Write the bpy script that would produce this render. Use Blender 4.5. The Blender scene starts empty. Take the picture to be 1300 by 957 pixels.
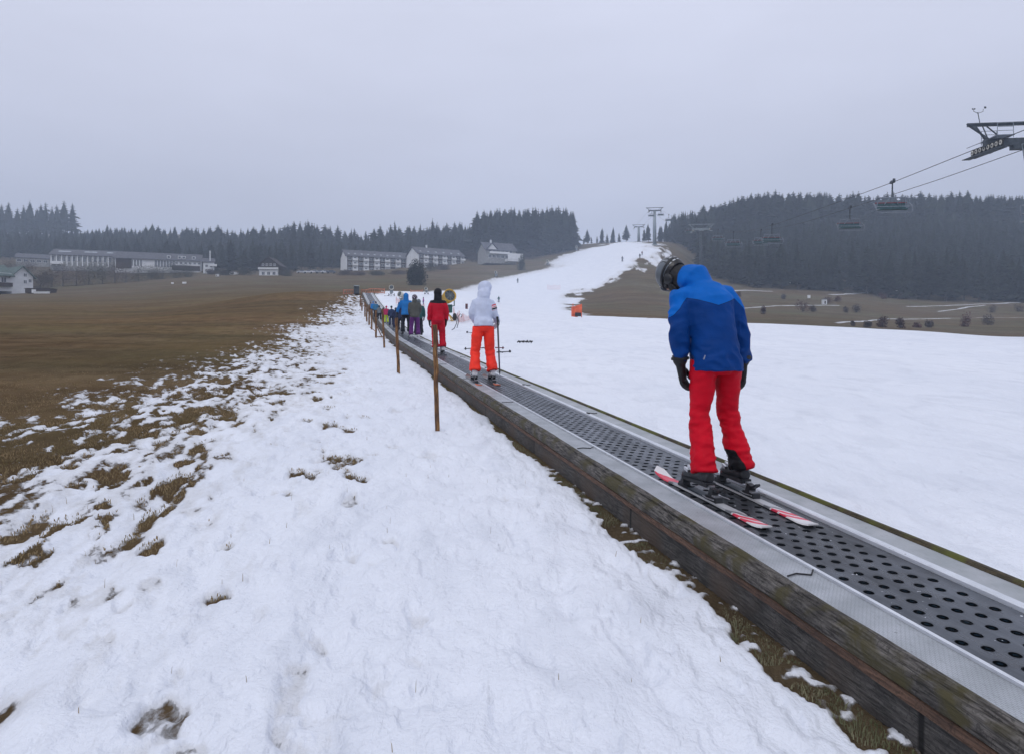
import bpy, math, random
import numpy as np
from mathutils import Vector, Matrix, Euler, noise as mnoise
random.seed(7)
RS = np.random.RandomState(11)
R = math.radians
scene = bpy.context.scene
col = scene.collection

# ------------------------------------------------------------------ camera
F, CX, HY, CZ = 867.0, 650.0, 433.5, 1.50
def at(px, py, Y):
    return Vector(((px - CX) / F * Y, Y, CZ - (py - HY) / F * Y))
cam_d = bpy.data.cameras.new('camera')
cam = bpy.data.objects.new('camera', cam_d); col.objects.link(cam)
cam.location = (0, 0, CZ); cam.rotation_euler = (R(90), 0, 0)
cam_d.sensor_width = 36; cam_d.lens = F / 1300 * 36
cam_d.shift_y = -45 / 1300
cam_d.clip_start = 0.05; cam_d.clip_end = 5000
scene.camera = cam

# ------------------------------------------------------------------ numpy noise
_perm = RS.rand(256, 256)
def vnoise(x, y):
    xi = np.floor(x).astype(int); yi = np.floor(y).astype(int)
    fx = x - xi; fy = y - yi
    fx = fx * fx * (3 - 2 * fx); fy = fy * fy * (3 - 2 * fy)
    a = _perm[xi & 255, yi & 255]; b = _perm[(xi + 1) & 255, yi & 255]
    c = _perm[xi & 255, (yi + 1) & 255]; d = _perm[(xi + 1) & 255, (yi + 1) & 255]
    return (a * (1 - fx) + b * fx) * (1 - fy) + (c * (1 - fx) + d * fx) * fy
def fbm(x, y, o=4):
    s = 0; a = .5; t = 0
    for i in range(o):
        s = s + a * vnoise(x + 17.3 * i, y + 9.1 * i); t += a
        x = x * 2.03; y = y * 2.03; a *= .5
    return s / t
def sstep(a, b, x):
    t = np.clip((x - a) / (b - a), 0, 1)
    return t * t * (3 - 2 * t)

# ------------------------------------------------------------------ belt frame
U = np.array([-.2425, .9701]); N = np.array([.9701, .2425])
O = np.array([2.034, 0.0])
BW = 1.03
def cbump(Y):
    return .0055 * np.maximum(np.asarray(Y, float) - 24, 0) ** 1.63
def belt_z(s):
    Y = .9701 * np.asarray(s, float) + .12
    return CZ - 1.272 + .0536 * Y + cbump(Y)
def belt_pt(s, l, dz=0.0):
    p = O + U * s + N * l
    return Vector((p[0], p[1], float(belt_z(s)) + dz))
HEAD = math.atan2(.2425, .9701)          # rotation about z of the belt heading

# ------------------------------------------------------------------ terrain
COLS = {
 -900: [(24,430),(60,402),(100,388),(160,379),(240,366),(350,350),(450,330),(600,310),(900,300)],
 0:    [(24,430),(60,400),(100,387),(160,378),(200,371),(240,362),(350,338),(450,325),(600,307),(900,296)],
 150:  [(24,432),(60,400),(100,386),(160,375),(240,361),(350,344),(450,328),(600,306),(900,296)],
 300:  [(24,435),(60,395),(80,384),(100,378),(160,367),(240,355),(350,346),(450,335),(600,318),(900,300)],
 430:  [(24,440),(38,411),(66,378),(85,374.5),(100,373),(170,366),(250,354),(350,344),(450,335),(600,318),(900,305)],
 530:  [(24,442),(38,416),(66,390),(100,376),(170,365),(250,354),(350,340),(450,332),(600,318),(900,310)],
 600:  [(24,442),(42,411),(66,396),(100,386),(170,370),(250,354),(350,334),(450,322),(600,314),(900,310)],
 640:  [(24,444),(42,413),(66,400),(100,392),(170,382),(250,358),(350,333),(450,320),(600,312),(900,308)],
 700:  [(24,445),(42,415),(66,402),(100,396),(170,386),(250,362),(350,329),(420,318),(600,313),(900,313)],
 750:  [(24,446),(42,417),(66,403.5),(100,398),(170,386),(250,354),(350,319),(420,311),(500,311.5),(700,317),(900,320)],
 800:  [(24,447),(42,419),(66,406),(100,400),(170,382),(240,343),(305,312),(360,309),(420,307.5),(500,309.5),(700,318),(900,322)],
 840:  [(24,448),(42,420),(66,406),(100,401),(170,384),(240,346),(298,310),(350,308),(420,307.5),(500,307),(700,314),(900,320)],
 900:  [(24,449),(42,422),(58,409),(80,411),(120,403),(170,391),(250,366),(330,338),(400,320),(500,303),(900,300)],
 960:  [(24,450),(42,424),(56,411),(80,414),(120,404.5),(170,392),(250,368),(300,352),(400,300),(500,285),(900,280)],
 1050: [(24,452),(42,428),(55,415),(80,419),(120,408),(170,396),(220,380),(260,370),(350,318),(450,288),(900,282)],
 1150: [(24,454),(42,430),(52,420),(80,425),(120,415),(170,402),(220,388),(245,380),(300,346),(400,296),(900,288)],
 1300: [(24,458),(40,438),(48,427.5),(80,434),(120,420),(170,405),(215,392),(250,382),(300,350),(400,296),(900,290)],
 2400: [(24,466),(40,446),(48,438),(80,442),(120,426),(170,408),(215,392),(250,382),(300,350),(400,296),(900,290)],
}
_cx = sorted(COLS)
YG = np.geomspace(20, 950, 260)
def _pchip(x, y, xq):
    x = np.array(x, float); y = np.array(y, float)
    h = np.diff(x); d = np.diff(y) / h
    m = np.zeros_like(y); m[0] = d[0]; m[-1] = d[-1]
    for i in range(1, len(x) - 1):
        if d[i-1] * d[i] > 0:
            w1 = 2*h[i] + h[i-1]; w2 = h[i] + 2*h[i-1]
            m[i] = (w1 + w2) / (w1/d[i-1] + w2/d[i])
    k = np.clip(np.searchsorted(x, xq) - 1, 0, len(x) - 2)
    t = (xq - x[k]) / h[k]; t = np.clip(t, -.2, 1.2)
    return ((2*t**3-3*t**2+1)*y[k] + (t**3-2*t**2+t)*h[k]*m[k] + (-2*t**3+3*t**2)*y[k+1] + (t**3-t**2)*h[k]*m[k+1])
ZT = np.array([_pchip([a for a, b in COLS[c]], [-(b - HY) / F * a for a, b in COLS[c]], YG) for c in _cx])
XQ = np.linspace(-900, 2400, 331)
ZD = np.array([_pchip(_cx, ZT[:, j], XQ) for j in range(len(YG))])     # [Y, X]
# soften across columns
ker = np.hanning(7); ker /= ker.sum()
ZD = np.array([np.convolve(np.pad(r, 3, 'edge'), ker, 'valid') for r in ZD])
def _tab(X, Y):
    Ys = np.maximum(Y, 20.0)
    px = np.clip(CX + F * X / Ys, -900, 2399.9)
    gx = (px + 900) / 10.0; xi = np.clip(gx.astype(int), 0, len(XQ) - 2); fx = gx - xi
    gy = np.log(Ys / 20) / np.log(950 / 20) * (len(YG) - 1); gy = np.clip(gy, 0, len(YG) - 1.001)
    yi = gy.astype(int); fy = gy - yi
    return ((ZD[yi, xi] * (1-fx) + ZD[yi, xi+1] * fx) * (1-fy) + (ZD[yi+1, xi] * (1-fx) + ZD[yi+1, xi+1] * fx) * fy)
def terrain(X, Y, detail=True):
    X = np.asarray(X, float); Y = np.asarray(Y, float)
    # behind / far to the side of the camera: carry on from the nearest direction
    Rr = np.hypot(X, Y)
    Yc = np.where(Y < .35 * np.abs(X), .35 * np.abs(X), Y)
    l = (X - O[0]) * N[0] + (Y - O[1]) * N[1]
    w = sstep(0.1, 1.0, l)
    far = _tab(X, Yc)
    wy = sstep(26, 44, Yc)
    lat = np.where(l < 0, -l, l - BW)
    wl = sstep(3, 20, lat)
    wb = sstep(67, 84, Yc)
    Yn = np.minimum(Y, 70)
    nearf = (-1.475 + .0486*Yn - .02*np.clip(X, -60, 60)) * (1 - w) + w * (-1.268 + .05*Yn - .015*np.clip(X, -60, 60)) + cbump(Yn)
    f = np.maximum(wy * wl, wb)
    z = nearf * (1 - f) + far * f
    z = z + CZ
    if detail:
        z = z + (fbm(X / 9 + 31, Y / 9 + 7, 3) - .5) * .25 * sstep(14, 60, Yc) * np.maximum(wl, .0) + (fbm(X / 60, Y / 60, 3) - .5) * 2.0 * sstep(90, 250, Yc)
    return z
def gz(x, y):
    return float(terrain(np.array([x]), np.array([y]))[0])
_ys = np.geomspace(1.2, 900, 2600)
def hit(px, py, ymin=1.2):
    ys = _ys[_ys >= ymin]
    X = (px - CX) / F * ys
    zt = terrain(X, ys); zr = CZ - (py - HY) / F * ys
    d = zt - zr
    k = np.where(d > 0)[0]
    if len(k) == 0: return None
    k = k[0]
    if k == 0: y = ys[0]
    else: y = ys[k-1] + (ys[k] - ys[k-1]) * (-d[k-1]) / (d[k] - d[k-1])
    x = (px - CX) / F * y
    return Vector((x, y, gz(x, y)))
def on(px, Y):
    x = (px - CX) / F * Y
    return Vector((x, Y, gz(x, Y)))

# ------------------------------------------------------------------ materials
def new_mat(name):
    m = bpy.data.materials.new(name); m.use_nodes = True
    nt = m.node_tree; b = nt.nodes['Principled BSDF']
    return m, nt, b
def mat(name, c, rough=.7, metal=0, var=.15, scale=8, bump=0, bscale=60, alpha=None, coord='Object', c2=None, stretch=(1,1,1), spec=.4):
    m, nt, b = new_mat(name)
    tc = nt.nodes.new('ShaderNodeTexCoord'); mp = nt.nodes.new('ShaderNodeMapping'); mp.inputs['Scale'].default_value = stretch
    nt.links.new(tc.outputs[coord], mp.inputs[0])
    n = nt.nodes.new('ShaderNodeTexNoise'); n.inputs['Scale'].default_value = scale; n.inputs['Detail'].default_value = 5
    nt.links.new(mp.outputs[0], n.inputs['Vector'])
    mx = nt.nodes.new('ShaderNodeMix'); mx.data_type = 'RGBA'
    d = c2 if c2 else tuple(max(0, k * (1 - 2*var)) for k in c[:3])
    e = c if c2 else tuple(min(1, k * (1 + 1.2*var)) for k in c[:3])
    mx.inputs[6].default_value = (*d[:3], 1); mx.inputs[7].default_value = (*e[:3], 1)
    rp = nt.nodes.new('ShaderNodeMapRange'); rp.inputs[1].default_value = .3; rp.inputs[2].default_value = .7
    nt.links.new(n.outputs[0], rp.inputs[0]); nt.links.new(rp.outputs[0], mx.inputs[0])
    nt.links.new(mx.outputs[2], b.inputs['Base Color'])
    b.inputs['Roughness'].default_value = rough; b.inputs['Metallic'].default_value = metal
    b.inputs['Specular IOR Level'].default_value = spec
    if bump:
        n2 = nt.nodes.new('ShaderNodeTexNoise'); n2.inputs['Scale'].default_value = bscale; n2.inputs['Detail'].default_value = 4
        nt.links.new(mp.outputs[0], n2.inputs['Vector'])
        bp = nt.nodes.new('ShaderNodeBump'); bp.inputs['Strength'].default_value = bump; bp.inputs['Distance'].default_value = .01
        nt.links.new(n2.outputs[0], bp.inputs['Height']); nt.links.new(bp.outputs[0], b.inputs['Normal'])
    return m
def ramp_mat(name, stops, rough=.6, bump=.25, bscale=220, spec=.13, fold=0, var=.08):
    """constant colour bands along the float attribute 'mask'."""
    m, nt, b = new_mat(name)
    a = nt.nodes.new('ShaderNodeAttribute'); a.attribute_name = 'mask'
    cr = nt.nodes.new('ShaderNodeValToRGB'); cr.color_ramp.interpolation = 'CONSTANT'
    el = cr.color_ramp.elements
    el[0].position = stops[0][0]; el[0].color = (*stops[0][1], 1)
    el[1].position = stops[1][0]; el[1].color = (*stops[1][1], 1)
    for p, c in stops[2:]:
        e = el.new(p); e.color = (*c, 1)
    nt.links.new(a.outputs['Fac'], cr.inputs[0])
    tc = nt.nodes.new('ShaderNodeTexCoord')
    n = nt.nodes.new('ShaderNodeTexNoise'); n.inputs['Scale'].default_value = 7; n.inputs['Detail'].default_value = 4
    nt.links.new(tc.outputs['Object'], n.inputs['Vector'])
    hv = nt.nodes.new('ShaderNodeHueSaturation')
    mr = nt.nodes.new('ShaderNodeMapRange'); mr.inputs[1].default_value = .3; mr.inputs[2].default_value = .7; mr.inputs[3].default_value = 1 - var*2; mr.inputs[4].default_value = 1 + var
    nt.links.new(n.outputs[0], mr.inputs[0]); nt.links.new(mr.outputs[0], hv.inputs['Value'])
    nt.links.new(cr.outputs[0], hv.inputs['Color']); nt.links.new(hv.outputs[0], b.inputs['Base Color'])
    b.inputs['Roughness'].default_value = rough; b.inputs['Specular IOR Level'].default_value = spec
    b.inputs['Sheen Weight'].default_value = .0
    n2 = nt.nodes.new('ShaderNodeTexNoise'); n2.inputs['Scale'].default_value = bscale; n2.inputs['Detail'].default_value = 3
    nt.links.new(tc.outputs['Object'], n2.inputs['Vector'])
    mp = nt.nodes.new('ShaderNodeMapping'); mp.inputs['Scale'].default_value = (6, 6, 9); mp.inputs['Rotation'].default_value = (.3,.5,.2)
    nt.links.new(tc.outputs['Object'], mp.inputs[0])
    n3 = nt.nodes.new('ShaderNodeTexNoise'); n3.inputs['Scale'].default_value = 1.6; n3.inputs['Detail'].default_value = 3; n3.inputs['Distortion'].default_value = .8
    nt.links.new(mp.outputs[0], n3.inputs['Vector'])
    b1 = nt.nodes.new('ShaderNodeBump'); b1.inputs['Strength'].default_value = bump; b1.inputs['Distance'].default_value = .002
    nt.links.new(n2.outputs[0], b1.inputs['Height'])
    b2 = nt.nodes.new('ShaderNodeBump'); b2.inputs['Strength'].default_value = .45; b2.inputs['Distance'].default_value = .015
    nt.links.new(n3.outputs[0], b2.inputs['Height']); nt.links.new(b1.outputs[0], b2.inputs['Normal'])
    nt.links.new(b2.outputs[0], b.inputs['Normal'])
    return m
def flatcloth(name, c, **k): return ramp_mat(name, [(0, c), (.999, c)], **k)

M = {}
M['steel'] = mat('galvanised steel', (.27,.31,.33), .45, .6, .15, 4)
M['steel_dark'] = mat('dark grey steel', (.07,.085,.10), .55, .3, .2, 5)
M['alu'] = mat('bright aluminium', (.55,.57,.6), .35, .8, .1, 10)
M['rope'] = mat('steel rope', (.05,.055,.06), .6, .2, .2, 10)
M['teal'] = mat('teal seat pad', (.035,.09,.10), .6, 0, .2, 5)
M['redbar'] = mat('dark red pad', (.25,.03,.04), .6)
M['chairgrey'] = mat('pale grey tube', (.24,.27,.31), .4, .3)
M['white'] = mat('white plaster', (.74,.75,.76), .85, 0, .06, .6)
M['whitep'] = mat('white paint', (.78,.79,.8), .5, 0, .03, 3)
M['roof'] = mat('grey slate roof', (.10,.10,.115), .8, 0, .25, 1.2)
M['roofg'] = mat('green grey roof', (.09,.13,.12), .8, 0, .2, 1)
M['roofd'] = mat('dark brown roof', (.045,.035,.035), .8, 0, .25, 1)
M['darkwood'] = mat('dark stained wood', (.05,.035,.03), .8, 0, .25, 2, stretch=(1,1,6))
M['glass'] = mat('window glass', (.05,.06,.075), .12, 0, .2, .3, spec=.6)
M['skyl'] = mat('skylight glass', (.55,.6,.66), .15, .2, .1, 1)
M['concrete'] = mat('grey concrete', (.32,.32,.31), .9, 0, .2, 1.5)
M['rubber'] = mat('black rubber', (.02,.02,.022), .5, 0, .2, 20)
M['blackpl'] = mat('black plastic', (.02,.021,.024), .35, 0, .2, 30)
M['silver'] = mat('silver buckle', (.6,.6,.62), .3, .9, .1, 40)
M['skin'] = mat('skin', (.55,.34,.26), .5, 0, .1, 12)
M['orange_net'] = mat('orange net', (.50,.20,.13), .7, 0, .15, 3)
M['pink_net'] = mat('pink faded net', (.80,.58,.58), .7, 0, .1, 3)
M['orange'] = mat('orange padding', (.75,.13,.05), .6, 0, .15, 3)
M['yellow'] = mat('yellow enamel', (.60,.36,.05), .45, 0, .12, 3)
M['cream'] = mat('cream enamel', (.60,.58,.50), .5, 0, .12, 3)
M['greenbox'] = mat('dark green enamel', (.03,.11,.09), .5, 0, .2, 3)
M['maroon'] = mat('maroon padding', (.13,.05,.055), .7)
M['poleblack'] = mat('dark pole shaft', (.05,.05,.06), .35, .3)

# ------------------------------------------------------------------ mesh helpers
def tag(o, label=None, cat=None, group=None, kind=None):
    if label: o['label'] = label
    if cat: o['category'] = cat
    if group: o['group'] = group
    if kind: o['kind'] = kind
    return o
class MB:
    def __init__(s): s.v = []; s.f = []; s.mi = []; s.cur = 0; s.uv = None
    def add(s, vs, fs):
        b = len(s.v); s.v += [tuple(v) for v in vs]; s.f += [tuple(b + i for i in f) for f in fs]; s.mi += [s.cur] * len(fs)
    def box(s, c, d, rot=None, taper=1.0):
        hx, hy, hz = d[0]/2, d[1]/2, d[2]/2
        vs = [Vector((x*hx*(taper if z > 0 else 1), y*hy*(taper if z > 0 else 1), z*hz)) for z in (-1,1) for y in (-1,1) for x in (-1,1)]
        if rot is not None: vs = [rot @ v for v in vs]
        vs = [v + Vector(c) for v in vs]
        s.add(vs, [(0,2,3,1),(4,5,7,6),(0,1,5,4),(2,6,7,3),(0,4,6,2),(1,3,7,5)])
    def tube(s, pts, r, n=8, ref=None, cap=True):
        pts = [Vector(p) for p in pts]
        if not isinstance(r, (list, tuple)): r = [r] * len(pts)
        rr = [(a, a) if not isinstance(a, (list, tuple)) else a for a in r]
        base = len(s.v); nx = None
        for i, p in enumerate(pts):
            t = (pts[min(i+1, len(pts)-1)] - pts[max(i-1, 0)]).normalized()
            rf = Vector(ref) if ref is not None else (nx if nx is not None else (Vector((0,0,1)) if abs(t.z) < .9 else Vector((1,0,0))))
            nx = (rf - t * rf.dot(t)).normalized(); ny = t.cross(nx)
            for k in range(n):
                a = 2*math.pi*k/n
                s.v.append(tuple(p + nx * math.cos(a) * rr[i][0] + ny * math.sin(a) * rr[i][1]))
        for i in range(len(pts)-1):
            for k in range(n):
                a = base + i*n + k; b = base + i*n + (k+1) % n
                s.f.append((a, b, b+n, a+n)); s.mi.append(s.cur)
        if cap:
            s.f.append(tuple(base + k for k in range(n))[::-1]); s.f.append(tuple(base + (len(pts)-1)*n + k for k in range(n))); s.mi += [s.cur]*2
    def lathe(s, c, ax, prof, n=20):
        c = Vector(c); q = Vector((0,0,1)).rotation_difference(Vector(ax)); base = len(s.v)
        for a, r in prof:
            for k in range(n): s.v.append(tuple(c + q @ Vector((r*math.cos(2*math.pi*k/n), r*math.sin(2*math.pi*k/n), a))))
        for i in range(len(prof)-1):
            for k in range(n): a = base+i*n+k; b = base+i*n+(k+1) % n; s.f.append((a, b, b+n, a+n)); s.mi.append(s.cur)
    def ell(s, c, r, rot=None, nu=14, nv=9):
        vs = []; c = Vector(c)
        for j in range(nv+1):
            th = math.pi * j / nv
            for i in range(nu):
                a = 2*math.pi*i/nu
                v = Vector((r[0]*math.sin(th)*math.cos(a), r[1]*math.sin(th)*math.sin(a), r[2]*math.cos(th)))
                if rot is not None: v = rot @ v
                vs.append(v + c)
        fs = [(j*nu+i, (j+1)*nu+i, (j+1)*nu+(i+1) % nu, j*nu+(i+1) % nu) for j in range(nv) for i in range(nu)]
        s.add(vs, fs)
    def prism(s, poly, axis_from, axis_to):
        """poly: list of 3D points; extruded by vector axis_to-axis_from"""
        d = Vector(axis_to) - Vector(axis_from); n = len(poly)
        vs = [Vector(p) for p in poly] + [Vector(p) + d for p in poly]
        s.add(vs, [tuple(range(n))[::-1], tuple(range(n, 2*n))] + [(i, (i+1) % n, (i+1) % n + n, i+n) for i in range(n)])
    def mesh(s, name, mats, smooth=False):
        me = bpy.data.meshes.new(name); me.from_pydata(s.v, [], s.f)
        if not isinstance(mats, (list, tuple)): mats = [mats]
        for m in mats: me.materials.append(m)
        if len(mats) > 1:
            for p, k in zip(me.polygons, s.mi): p.material_index = k
        if smooth: me.polygons.foreach_set('use_smooth', [True]*len(me.polygons))
        me.update(); return me
    def build(s, name, mats, parent=None, smooth=False, loc=None):
        return link(name, s.mesh(name, mats, smooth), parent, loc)
def link(name, me, parent=None, loc=None, mtx=None):
    o = bpy.data.objects.new(name, me); col.objects.link(o)
    if mtx is not None: o.matrix_local = mtx
    if loc is not None: o.location = loc
    if parent is not None: o.parent = parent
    return o
def empty(name, loc, rz=0, label=None, cat=None, group=None):
    o = bpy.data.objects.new(name, None); col.objects.link(o); o.empty_display_size = .3
    o.location = loc; o.rotation_euler = (0, 0, rz)
    return tag(o, label, cat, group)
def kids(o): return [c for c in ALL() if c.parent == o]
def ALL(): return list(col.objects)
def copy_tree(o, parent=None, cache=None):
    if cache is None:
        cache = {}
        for c in ALL():
            if c.parent: cache.setdefault(c.parent.name, []).append(c)
    c = o.copy(); col.objects.link(c)
    if parent is not None: c.parent = parent
    for ch in cache.get(o.name, []): copy_tree(ch, c, cache)
    return c

# ------------------------------------------------------------------ ground material
def ground_mat():
    m, nt, b = new_mat('snow and winter grass'); L = nt.links.new; nn = nt.nodes.new
    tc = nn('ShaderNodeTexCoord')
    def rng(x, a, b_, c=0, d=1, smooth=False):
        r = nn('ShaderNodeMapRange'); r.inputs[1].default_value = a; r.inputs[2].default_value = b_; r.inputs[3].default_value = c; r.inputs[4].default_value = d
        if smooth: r.interpolation_type = 'SMOOTHSTEP'
        L(x, r.inputs[0]); return r.outputs[0]
    def noi(scale, det=5, vec=None, dist=0, rough=.55):
        n = nn('ShaderNodeTexNoise'); n.inputs['Scale'].default_value = scale; n.inputs['Detail'].default_value = det
        n.inputs['Distortion'].default_value = dist; n.inputs['Roughness'].default_value = rough
        L(vec if vec is not None else tc.outputs['Object'], n.inputs['Vector']); return n.outputs[0]
    def mixc(f, a, c):
        x = nn('ShaderNodeMix'); x.data_type = 'RGBA'
        if isinstance(f, float): x.inputs[0].default_value = f
        else: L(f, x.inputs[0])
        for k, v in ((6, a), (7, c)):
            if isinstance(v, tuple): x.inputs[k].default_value = (*v, 1)
            else: L(v, x.inputs[k])
        return x.outputs[2]
    def math_(op, a, c):
        x = nn('ShaderNodeMath'); x.operation = op
        for k, v in ((0, a), (1, c)):
            if isinstance(v, (int, float)): x.inputs[k].default_value = v
            else: L(v, x.inputs[k])
        return x.outputs[0]
    sn = nn('ShaderNodeAttribute'); sn.attribute_name = 'snow'
    ti = nn('ShaderNodeAttribute'); ti.attribute_name = 'tint'
    mp = nn('ShaderNodeMapping'); mp.inputs['Rotation'].default_value = (0, 0, -HEAD); mp.inputs['Scale'].default_value = (1, .45, 1)
    L(tc.outputs['Object'], mp.inputs[0])
    fine = noi(22, 7, mp.outputs[0], .4, .7)
    mid = noi(4.5, 5, mp.outputs[0], .3)
    s = math_('ADD', sn.outputs['Fac'], math_('MULTIPLY', math_('SUBTRACT', fine, .5), .62))
    s = math_('ADD', s, math_('MULTIPLY', math_('SUBTRACT', mid, .5), .22))
    snowf = rng(s, .42, .60, 0, 1, True)
    # grass colours
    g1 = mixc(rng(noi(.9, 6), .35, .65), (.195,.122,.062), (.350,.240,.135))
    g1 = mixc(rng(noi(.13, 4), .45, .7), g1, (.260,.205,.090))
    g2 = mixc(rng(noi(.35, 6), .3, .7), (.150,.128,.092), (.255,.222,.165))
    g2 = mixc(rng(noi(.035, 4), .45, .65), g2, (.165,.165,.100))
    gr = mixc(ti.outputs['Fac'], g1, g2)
    blades = noi(70, 4, mp.outputs[0], .6, .8)
    gr = mixc(rng(noi(.055, 5, None, .5), .4, .6, 0, .5), gr, (.17,.095,.05))
    st2 = nn('ShaderNodeMapping'); st2.inputs['Scale'].default_value = (.25, 1, 1); L(tc.outputs['Object'], st2.inputs[0])
    gr = mixc(rng(noi(.16, 6, st2.outputs[0], .5, .65), .38, .62, .55, 0), gr, (.085,.072,.048))
    gr = mixc(rng(noi(.5, 6, st2.outputs[0], .3, .65), .5, .7, 0, .4), gr, (.30,.24,.14))
    gr = mixc(rng(blades, .35, .7, .45, 0), gr, (.040,.030,.018))
    gr = mixc(rng(noi(33, 5), .56, .72, 0, .5), gr, (.29,.23,.15))
    gr = mixc(rng(noi(2.2, 6, mp.outputs[0], .3), .3, .55, .4, 0), gr, (.06,.042,.026))
    # snow colour: clean, slightly dirtier in broad patches
    sc = mixc(rng(noi(.5, 5, mp.outputs[0]), .3, .7), (.765,.79,.855), (.83,.85,.905))
    sc = mixc(rng(noi(2.6, 7, mp.outputs[0], .6, .62), .50, .72, 0, .6), sc, (.62,.645,.71))
    sc = mixc(rng(noi(11, 5, mp.outputs[0], .8, .7), .60, .74, 0, .35), sc, (.55,.57,.62))
    sc = mixc(rng(noi(.9, 6, mp.outputs[0], 1.2, .65), .54, .70, 0, .30), sc, (.63,.665,.74))
    edge = rng(s, .50, 1.02, .50, 0, True)
    sc = mixc(edge, sc, (.50,.48,.46))
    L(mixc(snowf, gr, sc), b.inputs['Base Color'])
    L(rng(snowf, 0, 1, .95, .55), b.inputs['Roughness'])
    L(rng(snowf, 0, 1, .0, .25), b.inputs['Specular IOR Level'])
    h = math_('ADD', math_('MULTIPLY', noi(9, 6, mp.outputs[0], .4, .55), 1.0), math_('MULTIPLY', noi(45, 5), .28))
    h = math_('ADD', h, math_('MULTIPLY', noi(2.2, 4, mp.outputs[0]), 1.6))
    h2 = math_('MULTIPLY', noi(60, 5, None, .5, .8), 1.4)
    hh = nn('ShaderNodeMix'); hh.data_type = 'FLOAT'; L(snowf, hh.inputs[0]); L(h2, hh.inputs[2]); L(h, hh.inputs[3])
    bp = nn('ShaderNodeBump'); bp.inputs['Strength'].default_value = .8; bp.inputs['Distance'].default_value = .05
    L(hh.outputs[0], bp.inputs['Height']); L(bp.outputs[0], b.inputs['Normal'])
    return m

# ------------------------------------------------------------------ snow outline (real ground positions)
def poly_from(lst):
    out = []
    for t in lst:
        if len(t) == 3: out.append(on(t[0], t[2]) if t[1] is None else Vector((t[0], t[1], 0)))
        else:
            h = hit(*t); out.append(h)
    return [(p.x, p.y) for p in out]
SNOW = poly_from([
    (-8,-14,1),(0,590),(90,548),(190,512),(285,470),(340,444),(372,430),(356,419),(378,413.5),(432,410.5),(408,405),(432,396.5),(420,392),(446,384),(455,375.5),
    (480,373.5),(545,370),(583,368),(600,362.5),(625,354),(650,350),(700,339),(694,334),(712,325),(735,318),(765,311.5),(800,None,440),(838,None,330),
    (836,None,268),(815,343),(790,350),(770,360),(738,367),(722,378),(730,392),(745,401),(780,None,82),(840,None,68),(950,None,59),(1050,None,58),(1150,None,54),(1300,None,49.5),(1700,None,46),(45,-14,1)])
def sdist(X, Y, poly):
    d = np.full(X.shape, 1e9); ins = np.zeros(X.shape, bool); n = len(poly)
    for i in range(n):
        x1, y1 = poly[i]; x2, y2 = poly[(i+1) % n]
        ex, ey = x2-x1, y2-y1; wx, wy = X-x1, Y-y1
        t = np.clip((wx*ex + wy*ey) / (ex*ex+ey*ey+1e-9), 0, 1)
        d = np.minimum(d, np.hypot(wx-ex*t, wy-ey*t))
        c = ((y1 <= Y) & (y2 > Y)) | ((y2 <= Y) & (y1 > Y))
        xi = x1 + (Y-y1) / (y2-y1+1e-12) * ex
        ins ^= c & (X < xi)
    return np.where(ins, d, -d)
def snow_value(X, Y):
    Yc = np.maximum(Y, 2)
    d = sdist(X, Y, SNOW)
    l = (X-O[0])*N[0] + (Y-O[1])*N[1]; s = (X-O[0])*U[0] + (Y-O[1])*U[1]
    W = np.where(l < 0, 1.7 + .012 * Yc, .6 + .012 * Yc)
    W = np.where((l > 0) & (Yc < 75), .8, W)
    v = .5 + d / (2 * W) * .62
    nz = fbm(l * .8 + 40, s * .25 + 3, 5) - .5
    nz2 = fbm(l * 5.6 + s*.5, s * 1.7 + 60, 5) - .5
    nz3 = fbm(l * 15, s * 4.5 + 20, 3) - .5
    on_ = np.where(Yc < 75, 1.0, .25)
    v = v + (nz * .55 * np.exp(-np.abs(d) / (3.2 * W)) + (nz2 * 1.1 + nz3 * 1.0) * np.exp(-np.abs(d) / (2.2 * W))) * on_
    thin = fbm(l * 8.5 + 9, s * 3.0 + 33, 5)
    leftness = sstep(-1.6, -4.2, l) * sstep(16, 3, s) * sstep(2.6, 4.2, s)
    v = v - leftness * .62 * sstep(.57, .68, thin) * (.4 + fbm(l * 18, s * 8, 3))
    v = v - sstep(-.5, -1.5, l) * sstep(30, 10, s) * .55 * sstep(.64, .74, fbm(l * 4.2 + 70, s * 2.6, 4))
    for lr in (-3.25, -3.85, -4.75):
        lw = lr + (fbm(s * .25, s * 0 + lr, 2) - .5) * .4
        v = v - .60 * np.exp(-((l - lw) / .08) ** 2) * sstep(.50, .66, fbm(s * 1.8, l * 3 + lr, 4)) * sstep(14, 6, s)
    far = sstep(60, 150, Yc) * sstep(.06, .09, X / np.maximum(Y, 1))
    v = v + (fbm(X / 8, Y / 14, 4) - .5) * 2.2 * far * np.exp(-np.abs(d) / 16) + (fbm(X / 2.5, Y / 6, 4) - .5) * 1.6 * far * np.exp(-np.abs(d) / 12)
    v = np.clip(v, -.3, 1.15)
    # melted verge along the left wall
    wv = .17 + .02*np.clip(6 - s, -3, 4) + (fbm(s * 1.6, l * 0 + 5, 4) - .5) * .26
    verge = sstep(wv - .03, wv + .05, -l)
    fleck = (fbm(l * 14 + 5, s * 14, 3) - .44) * 1.9 * sstep(14, 3, s)
    v = np.where((l < 0) & (l > -1.2), np.minimum(v, verge * 1.2 + (1 - verge) * (.20 + fleck)), v)
    v = np.where((l >= 0) & (l <= BW), .3, v)
    v = np.where((s > 67) & (s < 74) & (l > -.8) & (l < 1.6), v, v)
    return v, l, s

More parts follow.
